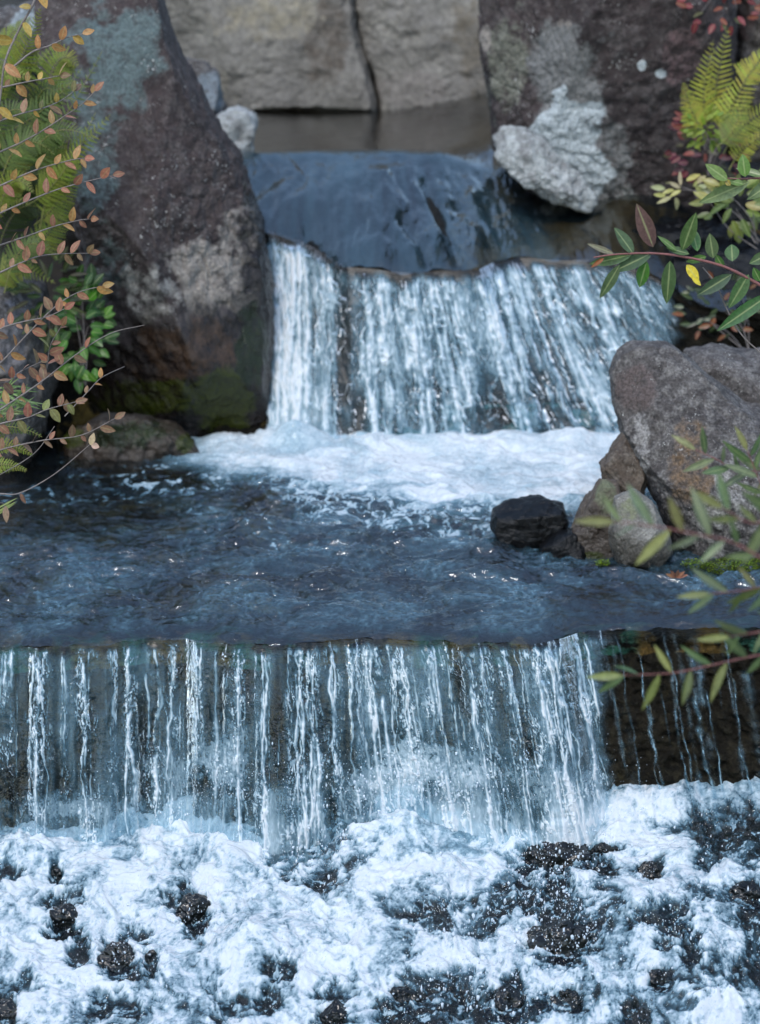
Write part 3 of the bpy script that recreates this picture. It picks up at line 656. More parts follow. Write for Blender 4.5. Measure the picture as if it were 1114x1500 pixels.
# rock faces behind the two curtains
def wall_grid(surf, x0, x1, nx, ny, seed, t0=-.02):
    X, T = np.meshgrid(np.linspace(x0, x1, nx), np.linspace(0, 1.15, ny))
    xx, Y, z = surf(X, T)
    d = .030 + .018 * fbm2(X * 12, T * 5, 4, seed) + .02 * np.abs(fbm2(X * 30, T * 14, 3, seed + 5))
    return X if False else xx, Y + d * ss(T, -.05, .12) + .004, z - .012
beds.append(wall_grid(lower_surface, -2.0, 2.0, 620, 160, 600))
beds.append(wall_grid(upper_surface, -.95, 1.25, 360, 180, 620))
V, Fc, off = [], [], 0
for (X, Y, z) in beds:
    V.append(np.stack([X, Y, z], -1).reshape(-1, 3)); Fc.append(grid_faces(X.shape[0], X.shape[1], off)); off += X.size
V = np.concatenate(V)
px, py = proj(V[:, 0], V[:, 1], V[:, 2])
tint = np.zeros((len(V), 4), f32); wn = fbm3(V[:, 0] * 12, V[:, 1] * 12, V[:, 2] * 12, 4, 640)
dk = (py > 900) & (V[:, 1] < 5.6)
tint[dk, :3] = (.030, .025, .010); tint[dk, 3] = .36 * ss(wn[dk], -.1, .5)
up = (V[:, 1] > Ylip2(V[:, 0]) + .05) & (V[:, 2] > .3)
tint[up, :3] = (.13, .085, .025); tint[up, 3] = .62 * ss(px[up] + 60 * wn[up], 600, 720)
lipz = (V[:, 1] > 4.9) & (V[:, 1] < 5.5) & (V[:, 2] > -.09) & (V[:, 1] - Ylip(V[:, 0]) < .12)
cz = ss(fbm3(V[:, 0] * 7, V[:, 1] * 7, 0 * V[:, 2], 2, 660), -.15, .15)[:, None]
md = (V[:, 1] > 5) & (V[:, 1] < 6.9) & (V[:, 2] < .1) & (py < 900)
tl_ = ss(px, 420, 620)[:, None]
tint[md, :3] = (np.array((.19, .13, .035)) * (1 - tl_) + np.array((.10, .26, .26)) * tl_)[md]
tint[md, 3] = (.62 * ss(wn, -.4, .3) * np.maximum(1 - ss(px, 380, 520), ss(px, 450, 600) * ss(-py, -850, -760)))[md]
tint[lipz, :3] = (np.array((.12, .075, .02)) * cz + np.array((.03, .11, .075)) * (1 - cz))[lipz]; tint[lipz, 3] = .62 * ss(wn[lipz], -.4, .1)
mesh_obj('stream_bed', V, np.concatenate(Fc), M_bed, None, {'tint': tint, 'wet': np.where(V[:, 1] < 5.05, .15, .6).astype(f32)}, kind='structure', label='dark wet stepped rock bed under the stream')

# ------------------------------------------------------------------ ground: one sheet to the horizon with the stream cut into it
def make_ground():
    c = np.concatenate([-np.geomspace(3.2, 400, 40)[::-1], np.linspace(-3.1, 3.1, 150), np.geomspace(3.2, 400, 40)])
    r = np.concatenate([-np.geomspace(2, 400, 40)[::-1], np.linspace(-1.9, 12, 200), np.geomspace(12.1, 400, 40)])
    X, Y = np.meshgrid(c, r)
    bed = np.interp(Y, [-10, 2.6, 4.3, 5.0, 5.15, 6.9, 7.0, 9.2, 9.5, 14], [-1.4, -1.35, -.85, -.62, -.3, -.3, .30, .42, 1.05, 1.2])
    half = np.interp(Y, [2, 4.8, 5.4, 6.5, 7.0, 9.5], [1.25, 1.3, 1.6, 1.6, .80, .80])
    bank = np.interp(Y, [-5, 3, 5, 7, 9.5], [-.2, .0, .25, .75, 1.1])
    k = ss(np.abs(X + .02) + .12 * N2(X * 1.5, Y * 1.5, 700), half, half + .9)
    z = bed * (1 - k) + np.maximum(bed, bank) * k + .06 * k * fbm2(X * 2, Y * 2, 4, 705)
    mesh_obj('ground', np.stack([X, Y, z], -1).reshape(-1, 3), grid_faces(*X.shape), M_soil, None, None, kind='structure', label='dark damp soil of the stream banks')
make_ground()

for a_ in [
    ([(985, 380), (1060, 350), (1150, 350), (1260, 380), (1260, 620), (1080, 640), (1010, 600), (985, 500)], 7.0, .2, 'rock painted black for the shade in the hollow right of the upper fall', 71),
    ([(880, 335), (960, 325), (1060, 320), (1110, 340), (1110, 395), (1020, 400), (960, 385)], 7.2, .14, 'dark damp rock, shade put into its colour, under the huge right boulder above the fall edge', 72),
    ([(1050, 262), (1110, 240), (1220, 260), (1240, 380), (1100, 400), (1050, 350)], 7.35, .18, 'rock painted dark for the shade under the right hand ferns', 73)]:
    rock('rock', a_[0], a_[1], a_[2], M_black, a_[3], n=50, seed=a_[4], disp=.08, fine=.01, cuts=4, wet_px=[(1000, 400, 100, 200)])  # deep shade of the hollow is put into the black of these rocks

# ------------------------------------------------------------------ black stones showing through the white water
def casc_point(px, py):
    Ys = np.linspace(3.4, 5.05, 800); x0 = (px - 557) / F * Ys * 1.09
    zz = casc_base(x0, Ys); pyy = proj(x0, Ys, zz)[1]
    i = int(np.argmin(np.abs(pyy - py))); Y = float(Ys[i]); z = float(zz[i])
    fw = Y * math.cos(PITCH) - (z - CAMZ) * math.sin(PITCH)
    return (px - 557) / F * fw, Y, z
WET = [(83, 1278, 8, 12, 'tiny black stone tip, highest one in the white water at left'),
       (90, 1340, 24, 28, 'black stone with green sheen under the tiny stone tip at left'),
       (285, 1330, 24, 28, 'egg shaped black stone alone in smooth foam, left of centre'),
       (172, 1402, 28, 26, 'wide black stone half veiled by water, bottom left'),
       (222, 1403, 12, 16, 'small black stone just right of the wide veiled one'),
       (12, 1480, 20, 26, 'black stone cut by the bottom left corner'),
       (402, 1228, 20, 28, 'pointed black stone beside the clear gap under the fall'),
       (520, 1190, 28, 12, 'flat black stone sprinkled with drops at the fall foot'),
       (420, 1415, 22, 16, 'blue black stone under a glassy film, low centre'),
       (487, 1488, 26, 26, 'round black stone cut by the bottom edge, near the centre'),
       (812, 1250, 50, 26, 'largest black stone, jagged, standing out of the foam at right'),
       (822, 1370, 40, 36, 'broken black stone below the largest one, speckled with foam'),
       (890, 1240, 20, 9, 'thin black stone right of the largest one'),
       (955, 1272, 18, 16, 'small stone above the slanting glossy one at right'),
       (980, 1335, 36, 24, 'slanting glossy dark stone in the foam at right'),
       (1018, 1388, 18, 14, 'small round grey stone below the slanting glossy one'),
       (965, 1430, 18, 13, 'small arched stone low at right under a water cap'),
       (1097, 1302, 28, 14, 'black stone at the right edge in rushing water'),
       (588, 1455, 22, 16, 'small black stone low centre, left of the speckled patch'),
       (740, 1465, 28, 30, 'dark stone low centre right behind falling drops'),
       (828, 1460, 24, 16, 'olive black stone near the bottom edge, right of centre')]
for i_, (px_, py_, rx_, ry_, lab_) in enumerate(WET):
    X_, Y_, Z_ = casc_point(px_, py_)
    k_ = 8; rg = np.random.RandomState(900 + i_)
    rx_ *= 1.2; ry_ *= 1.3
    pl = [(px_ + rx_ * math.cos(t_) * rg.uniform(.8, 1.15), py_ - ry_ * .1 + ry_ * math.sin(t_) * rg.uniform(.8, 1.15)) for t_ in np.linspace(0, 2 * math.pi, 10)[:-1]]
    pl = [(a_, b_ + ry_ * .55) for a_, b_ in pl]
    rock('wet_rock', pl, Y_ + .015, rx_ * .0011, M_wet, lab_, n=56, seed=900 + i_, disp=.17, fine=.0020, cuts=5, wet_below=9, e=.85, group='black stones in the white water')

# ------------------------------------------------------------------ spray: uncountable drops thrown up by the falls
def make_spray():
    t = (1 + 5 ** .5) / 2
    iv = np.array([(-1, t, 0), (1, t, 0), (-1, -t, 0), (1, -t, 0), (0, -1, t), (0, 1, t), (0, -1, -t), (0, 1, -t), (t, 0, -1), (t, 0, 1), (-t, 0, -1), (-t, 0, 1)], float)
    iv /= np.linalg.norm(iv[0])
    it = np.array([(0, 11, 5), (0, 5, 1), (0, 1, 7), (0, 7, 10), (0, 10, 11), (1, 5, 9), (5, 11, 4), (11, 10, 2), (10, 7, 6), (7, 1, 8), (3, 9, 4), (3, 4, 2), (3, 2, 6), (3, 6, 8), (3, 8, 9), (4, 9, 5), (2, 4, 11), (6, 2, 10), (8, 6, 7), (9, 8, 1)])
    rg = np.random.RandomState(5); pts = []
    def cloud(n, cx, cy, sx, sy, up, smin, smax):
        for _ in range(n):
            px, py = rg.normal(cx, sx), rg.normal(cy, sy)
            if py < 1000: continue
            X, Y, Z = casc_point(px, max(py, 1190))
            h = rg.exponential(up) + .008
            if py < 1190: h += (1190 - py) * .0013; Y -= .05
            pts.append((X, Y - .5 * h, Z + h, smin * .8 + (smax - smin) * .8 * rg.rand() ** 4))
    cloud(420, 590, 1130, 60, 45, .01, .0008, .0032)
    cloud(220, 700, 1140, 60, 35, .01, .0008, .003)
    cloud(160, 420, 1180, 50, 40, .02, .0008, .0028)
    cloud(150, 330, 1130, 40, 40, .02, .0008, .0025)
    cloud(260, 815, 1290, 42, 45, .02, .0012, .0042)
    cloud(140, 830, 1385, 38, 30, .02, .0012, .004)
    cloud(240, 690, 1360, 50, 55, .02, .0010, .004)
    cloud(200, 720, 1460, 90, 30, .02, .0010, .004)
    cloud(200, 480, 1230, 50, 40, .02, .0010, .0035)
    cloud(200, 170, 1390, 60, 40, .015, .0010, .0035)
    cloud(260, 970, 1350, 70, 60, .015, .0010, .0035)
    cloud(1300, 560, 1340, 330, 90, .012, .0007, .0026)
    cloud(3600, 560, 1330, 340, 110, .010, .0005, .0014)
    cloud(900, 640, 1110, 130, 45, .01, .0005, .0015)
    cloud(500, 300, 1150, 120, 45, .01, .0005, .0014)
    V, Fs = [], []
    for i, (x, y, z, r) in enumerate(pts):
        q = iv * r * np.array([rg.uniform(.7, 1.2), 1, rg.uniform(.9, 2.3)]) * (1 + .3 * rg.randn(12, 1))
        V.append(q + (x, y, z)); Fs.append(it + 12 * i)
    t = NT('drops')
    lw = t.n('ShaderNodeLayerWeight', {'Blend': .35}).outputs[1]
    p = t.n('ShaderNodeBsdfPrincipled', {'Base Color': (.80, .88, .94, 1), 'Roughness': .08, 'IOR': 1.4}).outputs[0]
    tr = t.n('ShaderNodeBsdfTransparent', {0: (.9, .95, 1, 1)}).outputs[0]
    m = t.done(t.mixs(t.math('ADD', t.math('MULTIPLY', lw, .5), .62, True), tr, p))
    mesh_obj('spray', np.concatenate(V), np.concatenate(Fs), m, None, None, kind='stuff', label='drops of spray thrown up over the stones and foam')
make_spray()

# ------------------------------------------------------------------ plants
class Foliage:
    def __init__(s): s.V, s.F, s.C, s.W, s.n = [], [], [], [], 0
    def leaf(s, b, d, nrm, L, W, col, fold=.25, curl=.15, shape=.85, pw=.8):
        b = np.asarray(b, float); d = np.asarray(d, float); d = d / np.linalg.norm(d)
        nrm = np.asarray(nrm, float); nrm = nrm - d * nrm.dot(d); nrm /= max(1e-6, np.linalg.norm(nrm))
        side = np.cross(d, nrm)
        st = np.array([0, .08, .2, .35, .5, .65, .8, .92, 1.0])
        wd = np.clip(np.sin(math.pi * st ** shape), 0, 1) ** pw * W * .5
        mid = b + d * (st * L)[:, None] - nrm * (curl * L * st ** 2)[:, None]
        k = len(st)
        P = np.concatenate([mid - side * wd[:, None] + nrm * (wd * fold)[:, None], mid, mid + side * wd[:, None] + nrm * (wd * fold)[:, None]])
        s.V.append(P); o = s.n
        for i in range(k - 1):
            s.F.append((o + i, o + k + i, o + k + i + 1, o + i + 1)); s.F.append((o + k + i, o + 2 * k + i, o + 2 * k + i + 1, o + k + i + 1))
        s.C.append(np.tile(np.array(list(col) + [1.0]), (3 * k, 1))); s.W.append(np.concatenate([np.zeros(k), np.ones(k), np.zeros(k)])); s.n += 3 * k
    def build(s, name, mat, parent, **kw):
        if not s.V: return None
        return mesh_obj(name, np.concatenate(s.V) - np.array(parent_loc(parent)), np.array(s.F), mat, parent, {'col': np.concatenate(s.C), 'vein': np.concatenate(s.W)}, **kw)
def parent_loc(p):
    v = np.zeros(3)
    while p is not None: v += np.array(p.location); p = p.parent
    return v
def smooth_path(pts, n=6):
    P = np.asarray(pts, float); out = []
    Q = np.concatenate([[2 * P[0] - P[1]], P, [2 * P[-1] - P[-2]]])
    for i in range(1, len(Q) - 2):
        for t in np.linspace(0, 1, n, endpoint=False):
            a, b, c, d = Q[i - 1], Q[i], Q[i + 1], Q[i + 2]
            out.append(.5 * ((2 * b) + (-a + c) * t + (2 * a - 5 * b + 4 * c - d) * t * t + (-a + 3 * b - 3 * c + d) * t ** 3))
    out.append(P[-1]); return np.array(out)
class Tubes:
    def __init__(s): s.V, s.F, s.n = [], [], 0
    def add(s, P, r0, r1, k=6):
        P = np.asarray(P, float); m = len(P); T = np.gradient(P, axis=0); T /= np.maximum(1e-9, np.linalg.norm(T, axis=1, keepdims=True))
        up = np.array([0.13, 1.0, 0.07]); A = np.cross(T, up); A /= np.maximum(1e-6, np.linalg.norm(A, axis=1, keepdims=True)); B = np.cross(T, A)
        r = np.linspace(r0, r1, m)[:, None] * (1 + .12 * np.sin(np.arange(m) * 2.1))[:, None]
        for j in range(k):
            a = 2 * math.pi * j / k; s.V.append(P + r * (math.cos(a) * A + math.sin(a) * B))
        o = s.n
        for j in range(k):
            j2 = (j + 1) % k
            for i in range(m - 1): s.F.append((o + j * m + i, o + j * m + i + 1, o + j2 * m + i + 1, o + j2 * m + i))
        s.n += k * m
    def build(s, name, mat, parent, **kw):
        return mesh_obj(name, np.concatenate(s.V) - np.array(parent_loc(parent)), np.array(s.F), mat, parent, None, **kw)
def P3(px, py, Y):
    x, z = unproj(px, py, Y); return np.array([float(x), float(Y), float(z)])

M_leafbrown = leaf_mat('autumn_leaf', .5, .3, .25)
M_leafgreen = leaf_mat('green_leaf', .38, .3, .45)
M_fern = leaf_mat('fern_leaf', .55, .35, .1)
M_twig = bark_mat('grey_twig', (.13, .11, .10))
M_red = bark_mat('red_twig', (.14, .055, .05))
M_rachis = bark_mat('fern_stalk', (.12, .12, .03))

rg = np.random.RandomState(77)
def jitter(c, a=.18, r=None):
    r = r or rg
    k = 1 + a * r.uniform(-1, 1); return tuple(np.clip(np.array(c) * k * (1 + .10 * r.uniform(-1, 1, 3)), 0, .9))
def twig(parent, pts, Y0, Y1, name='branch', mat=M_twig, lmat=M_leafbrown, r0=.0022, r1=.0007, leaves=True, spacing=.024, L=.031, W=.0165, cols=((.5, .25, .07),), seed=0, ang=(35, 75), start=.0, bare_end=.0, explicit=(), jy=.012, pw=.8, label=None, up_bias=0.0):
    r = np.random.RandomState(seed + 1000)
    n = len(pts); P = smooth_path([P3(p[0], p[1], Y0 + (Y1 - Y0) * i / (n - 1)) + np.array([0, r.uniform(-jy, jy), 0]) for i, p in enumerate(pts)])
    tb = Tubes(); tb.add(P, r0, r1)
    o = tb.build(name, mat, parent)
    if label: o['label'] = label
    fo = Foliage()
    seg = np.linalg.norm(np.diff(P, axis=0), axis=1); cum = np.concatenate([[0], np.cumsum(seg)]); tot = cum[-1]
    if leaves:
        s_ = start * tot + spacing * .5; side = 1
        while s_ < tot * (1 - bare_end):
            b = np.array([np.interp(s_, cum, P[:, k]) for k in range(3)])
            t2 = np.array([np.interp(min(tot, s_ + .01), cum, P[:, k]) for k in range(3)]) - np.array([np.interp(max(0, s_ - .01), cum, P[:, k]) for k in range(3)])
            t2 /= max(1e-9, np.linalg.norm(t2))
            a = math.radians(r.uniform(*ang)) * side
            c, sn = math.cos(a), math.sin(a)
            d = np.array([t2[0] * c - t2[2] * sn, r.uniform(-.45, .35), t2[0] * sn + t2[2] * c + up_bias])
            nr = np.array([r.uniform(-.5, .5), -1, r.uniform(-.3, .7)]) if r.rand() < .75 else np.array([r.uniform(-.3, .3), -.25, 1])
            k = r.uniform(.55, 1.18)
            if r.rand() > .08:
                fo.leaf(b, d, nr, L * k, W * k * r.uniform(.85, 1.1), jitter(cols[r.randint(len(cols))], .2, r), curl=r.uniform(-.05, .25), fold=r.uniform(.1, .4), pw=pw)
            side = -side; s_ += spacing * r.uniform(.7, 1.35)
        if bare_end == 0:
            fo.leaf(P[-1], P[-1] - P[-3] + r.uniform(-.002, .002, 3), (r.uniform(-.4, .4), -1, .3), L * .85, W * .85, jitter(cols[-1], .15, r), pw=pw)
    for (bx, by, tx, ty, wpx, col, dy) in explicit:
        Yb = Y0 + (Y1 - Y0) * np.clip(abs(bx - pts[0][0]) / max(1, abs(pts[-1][0] - pts[0][0])), 0, 1)
        b = P3(bx, by, Yb); b = P[int(np.argmin(np.linalg.norm(P - b, axis=1)))] if False else b
        tip = P3(tx, ty, Yb + dy); d = tip - b; L_ = np.linalg.norm(d)
        fo.leaf(b, d, (r.uniform(-.35, .35), -1, r.uniform(0, .6)), L_, wpx / F * Yb, jitter(col, .1, r), curl=r.uniform(.0, .12), fold=r.uniform(.15, .35), pw=pw)
    if fo.V: fo.build('leaves', lmat, o)
    return P, o

# --- twiggy shrub with small autumn leaves, left foreground
YEL, ORG, PNK, BRN, GRN = (.42, .28, .06), (.42, .215, .075), (.33, .145, .085), (.25, .14, .08), (.18, .18, .06)
sh = empty('shrub', P3(-120, 520, 5.0), 'thin twiggy shrub with small orange and pink autumn leaves, left foreground', 'shrub')
LB = [([(60, -30), (50, 5), (25, 48), (8, 90), (0, 140), (-6, 190)], [YEL, YEL, ORG], dict(spacing=.04, L=.042, W=.021, r0=.0026, r1=.0022, bare_end=.02)),
      ([(20, 98), (48, 76), (75, 66), (98, 55), (122, 49)], [YEL, ORG, ORG], {}),
      ([(2, 128), (40, 120), (62, 116), (88, 111)], [YEL, ORG, BRN], {}),
      ([(-40, 190), (0, 177), (35, 165), (65, 158), (90, 147), (108, 134)], [YEL, GRN, BRN], {}),
      ([(-40, 240), (0, 223), (35, 207), (65, 190), (95, 170), (120, 153), (140, 133)], [ORG, ORG, PNK], {}),
      ([(-40, 292), (0, 272), (50, 250), (100, 236), (125, 231)], [ORG, PNK], {}),
      ([(-40, 332), (0, 312), (45, 293), (85, 278), (120, 268), (165, 257)], [ORG, PNK, PNK], {}),
      ([(-40, 376), (0, 360), (40, 345), (80, 332), (115, 323), (134, 320)], [ORG, PNK, PNK], {}),
      ([(-40, 418), (0, 400), (30, 385), (60, 375), (100, 371), (132, 370)], [BRN, BRN, PNK], dict(spacing=.018)),
      ([(-40, 560), (0, 532), (40, 490), (80, 450), (112, 430), (150, 419)], [PNK, BRN, ORG], dict(spacing=.019)),
      ([(-40, 515), (0, 482), (35, 470), (70, 463), (95, 452)], [BRN, PNK, PNK], dict(spacing=.018)),
      ([(-30, 620), (0, 600), (60, 560), (110, 520), (160, 490), (212, 476)], [ORG, BRN, PNK], dict(spacing=.024, bare_end=.22)),
      ([(60, 565), (68, 540), (75, 505), (90, 478)], [GRN, BRN, PNK], dict(spacing=.019, L=.03)),
      ([(95, 610), (130, 572), (150, 552), (182, 538)], [ORG, ORG, BRN], dict(bare_end=.35, r0=.0012)),
      ([(-30, 672), (0, 660), (60, 645), (120, 636), (168, 614)], [BRN, PNK, BRN], dict(spacing=.02)),
      ([(-30, 635), (0, 620), (40, 612), (70, 600), (110, 590)], [PNK, GRN, BRN], dict(spacing=.019)),
      ([(-20, 705), (0, 696), (50, 665), (80, 625)], [ORG], dict(leaves=False, r0=.0012)),
      ([(-40, 722), (0, 725), (30, 722), (80, 695), (135, 649)], [BRN], dict(leaves=False, explicit=[(133, 652, 138, 634, 10, (.55, .42, .25), 0), (134, 652, 146, 655, 10, (.5, .38, .24), 0), (30, 722, 38, 738, 7, BRN, 0)])),
      ([(-30, 520), (0, 562), (30, 545), (60, 530)], [PNK, BRN], dict(spacing=.019)),
      ([(-20, 740), (4, 735), (8, 742)], [BRN], dict(leaves=False, r0=.0006, r1=.0004, explicit=[(8, 741, 10, 766, 10, (.42, .27, .18), 0)]))]
for i_, (pts_, cols_, kw_) in enumerate(LB):
    twig(sh, pts_, 4.98 + .03 * ((i_ * 7) % 5 - 2), 4.98 + .05 * ((i_ * 3) % 5 - 2), cols=cols_, seed=i_, **kw_)
# narrow green leaves low on the left edge
gp = empty('grass_tuft', P3(-10, 600, 5.1), 'tuft of narrow green leaves at the left edge among the brown twigs', 'grass')
fo = Foliage(); r_ = np.random.RandomState(4)
for _ in range(26):
    b = P3(r_.uniform(-30, 25), r_.uniform(565, 620), 5.1 + r_.uniform(-.04, .06)); e = P3(r_.uniform(10, 78), r_.uniform(550, 600), 5.1)
    fo.leaf(b, e - b + r_.uniform(-.01, .01, 3), (r_.uniform(-.4, .4), -1, .5), r_.uniform(.05, .10), .0045, jitter((.13, .22, .06), .3, r_), curl=r_.uniform(.0, .4))
for _ in range(5):
    b = P3(-10, r_.uniform(730, 760), 5.1); fo.leaf(b, P3(28, r_.uniform(715, 735), 5.1) - b, (0, -1, .5), .06, .004, (.22, .28, .05), curl=.2)
fo.build('leaves', M_leafgreen, gp)

# --- ferns
def frond(parent, base, ctrl, tip, Y, width, col, n=22, seed=0, tilt=.3, dY=0.0):
    r = np.random.RandomState(seed); fo = Foliage()
    b, c, t = P3(*base, Y), P3(*ctrl, Y + dY * .5), P3(*tip, Y + dY)
    ts = np.linspace(0, 1, n + 6); C = np.array([(1 - q) ** 2 * b + 2 * q * (1 - q) * c + q * q * t for q in ts])
    tb = Tubes(); tb.add(C, .0018, .0006, 5); o = tb.build('frond', M_rachis, parent)
    nv = np.array([r.uniform(-.3, .3), -1, r.uniform(.1, .7)])
    for i in range(4, len(ts) - 1):
        q = (ts[i] - .12) / .88; T = C[min(i + 1, len(ts) - 1)] - C[i - 1]; T /= np.linalg.norm(T)
        side = np.cross(T, nv); side /= np.linalg.norm(side); nn = np.cross(side, T)
        prof = (min(1, q / .22 + .45)) * (1 - q) ** .75 if q > 0 else .4
        for sg in (-1, 1):
            d = side * sg + T * (.35 + .25 * q) - nn * tilt * .4 + r.uniform(-.08, .08, 3); L = max(.006, width * prof * r.uniform(.9, 1.08))
            cc = jitter(col, .16, r)
            # main rib plus small lobes along it
            fo.leaf(C[i], d, nn, L, L * .10 + .0015, cc, fold=.05, curl=.22, shape=.6)
            dn = d / np.linalg.norm(d); m = max(3, int(L / .006))
            for k in range(1, m):
                pb = C[i] + dn * L * k / m - nn * (.22 * L * (k / m) ** 2); lw = L * .10 * (1 - .6 * k / m) + .0018
                for s2 in (-1, 1):
                    fo.leaf(pb, T * s2 + dn * .5, nn, lw, lw * .55, cc, fold=0, curl=0, shape=.7)
    fo.build('leaflets', M_fern, o)
LIME, MID, YLW, DEEP = (.20, .24, .03), (.09, .135, .022), (.34, .34, .04), (.035, .06, .014)
f1_ = empty('fern', P3(-20, 420, 6.25), 'large bright green fern clump in front of the tall left boulder', 'fern')
r_ = np.random.RandomState(9)
spec = [((40, 260), (90, 250), (162, 168), LIME), ((30, 250), (80, 210), (150, 75), MID), ((40, 300), (90, 280), (140, 165), LIME), ((-10, 200), (60, 180), (120, 100), MID), ((10, 120), (40, 80), (60, 10), LIME), ((-20, 100), (10, 50), (45, 25), LIME), ((-30, 160), (20, 120), (90, 60), MID),
        ((50, 330), (90, 300), (120, 240), LIME), ((40, 380), (80, 330), (110, 290), LIME)]
for i_ in range(30):
    bx_, by_ = r_.uniform(-60, 60), r_.uniform(150, 440)
    tx_, ty_ = bx_ + r_.uniform(0, 110), by_ - r_.uniform(30, 150)
    tx_ = min(tx_, 138)
    spec.append(((bx_, by_), (bx_ + (tx_ - bx_) * .3, ty_ - r_.uniform(0, 20)), (tx_, ty_ + r_.uniform(0, 50)), [LIME, MID, MID, DEEP][r_.randint(4)]))
for i_, (b_, c_, t_, col_) in enumerate(spec):
    frond(f1_, b_, c_, t_, 6.2 + .25 * r_.rand(), .055 + .03 * r_.rand(), col_, n=20, seed=i_, dY=-.1 * r_.rand())
f2_ = empty('fern', P3(-10, 690, 5.35), 'small dark fern low at the left edge under the twigs', 'fern')
for i_, (b_, c_, t_, col_) in enumerate([((-40, 640), (10, 610), (62, 640), MID), ((-40, 660), (10, 640), (48, 668), LIME), ((-30, 620), (0, 600), (40, 604), DEEP), ((-40, 690), (0, 670), (40, 690), LIME)]):
    frond(f2_, b_, c_, t_, 5.35, .035, col_, n=18, seed=40 + i_)
f3_ = empty('fern', P3(1050, 225, 6.9), 'yellow green fern with upright fronds beside the right boulder', 'fern')
for i_, (b_, c_, t_, w_, col_) in enumerate([((1042, 205), (1046, 120), (1068, 40), .075, YLW), ((1040, 200), (1020, 140), (1046, 58), .07, YLW), ((1050, 210), (1070, 150), (1120, 78), .075, YLW), ((1035, 200), (1008, 160), (1002, 120), .05, YLW),
        ((1060, 225), (1090, 170), (1150, 150), .07, YLW), ((1068, 250), (1090, 200), (1150, 190), .045, YLW), ((1050, 215), (1080, 200), (1100, 120), .06, (.16, .20, .03)), ((1085, 130), (1100, 100), (1140, 60), .06, YLW)]):
    frond(f3_, b_, c_, t_, 6.88 - .03 * i_, w_, col_, n=17, seed=60 + i_, tilt=.15)

def bush(name, label, cat, cx, cy, rx, ry, Y, n, L, W, cols, mat=M_leafgreen, stems=5, seed=0, base=None, dY=.12, stemmat=M_twig, pw=.8):
    r = np.random.RandomState(seed); b = P3(*(base or (cx, cy + ry)), Y); o = empty(name, b, label, cat)
    tb = Tubes(); fo = Foliage()
    for k in range(stems):
        e = P3(cx + r.uniform(-.7, .7) * rx, cy + r.uniform(-.8, .6) * ry, Y + r.uniform(-1, 1) * dY)
        m = (b + e) / 2 + r.uniform(-.02, .02, 3); tb.add(smooth_path([b + r.uniform(-.01, .01, 3), m, e]), .0022, .0008, 5)
    st = tb.build('stem', stemmat, o)
    for k in range(n):
        a = r.uniform(0, 2 * math.pi); q = r.rand() ** .5
        p = P3(cx + rx * q * math.cos(a), cy + ry * q * math.sin(a), Y + r.uniform(-1, 1) * dY)
        d = np.array([math.cos(a) + r.uniform(-.6, .6), r.uniform(-.6, .3), -math.sin(a) * .6 + r.uniform(-.4, .5)])
        fo.leaf(p, d, (r.uniform(-.6, .6), -1, r.uniform(0, 1)), L * r.uniform(.7, 1.15), W * r.uniform(.7, 1.1), jitter(cols[r.randint(len(cols))], .25, r), pw=pw, curl=r.uniform(0, .3))
    fo.build('leaves', mat, o)
    return o
bush('leafy_plant', 'bright green broad leaved plant at the foot of the left fern', 'plant', 122, 480, 34, 80, 6.45, 80, .042, .026, [(.05, .15, .012), (.03, .09, .012), (.07, .19, .015)], seed=3)
bush('leafy_plant', 'dull olive undergrowth between the grey left boulder and the fern', 'plant', 70, 430, 50, 60, 6.5, 90, .05, .016, [(.06, .075, .02), (.12, .10, .05), (.05, .10, .02)], seed=4)
bush('leafy_plant', 'lime green tuft at the base of the right fern', 'plant', 1035, 188, 30, 28, 6.85, 120, .026, .012, [(.17, .26, .02), (.24, .30, .03)], seed=5, mat=M_fern)
bush('red_leaved_shrub', 'low dark red shrub behind the base of the right fern', 'shrub', 1035, 215, 55, 55, 7.1, 75, .035, .018, [(.15, .015, .03), (.09, .012, .03), (.22, .04, .03), (.06, .05, .02)], seed=6, mat=M_leafbrown)
bush('red_leaved_shrub', 'sparse red and orange leaves hanging at the top right corner', 'shrub', 1060, 8, 55, 36, 7.1, 34, .035, .018, [(.20, .02, .03), (.26, .06, .03), (.10, .10, .03)], seed=7, mat=M_leafbrown, base=(1080, -60))
bush('leafy_plant', 'small plant with pale yellow leaves at the foot of the right boulder', 'plant', 1000, 278, 34, 14, 6.7, 14, .042, .016, [(.40, .36, .10), (.50, .46, .24)], seed=8, stems=3, base=(1050, 290))
bush('leafy_plant', 'pale yellow green plant in the dark hollow right of the fall', 'plant', 1075, 300, 50, 34, 6.6, 40, .055, .024, [(.16, .20, .04), (.28, .28, .07), (.10, .14, .03)], seed=9, base=(1110, 360))
bush('leafy_plant', 'dark low plant with a few orange leaves in the hollow behind the speckled boulder', 'plant', 1060, 450, 60, 45, 6.75, 60, .035, .016, [(.02, .04, .012), (.03, .05, .015), (.22, .06, .02), (.02, .03, .01)], seed=10, base=(1100, 520))
for lx_ in ((1016, -60, 1022, 20, 1030, 95), (1060, -60, 1063, 0, 1066, 45)): pass

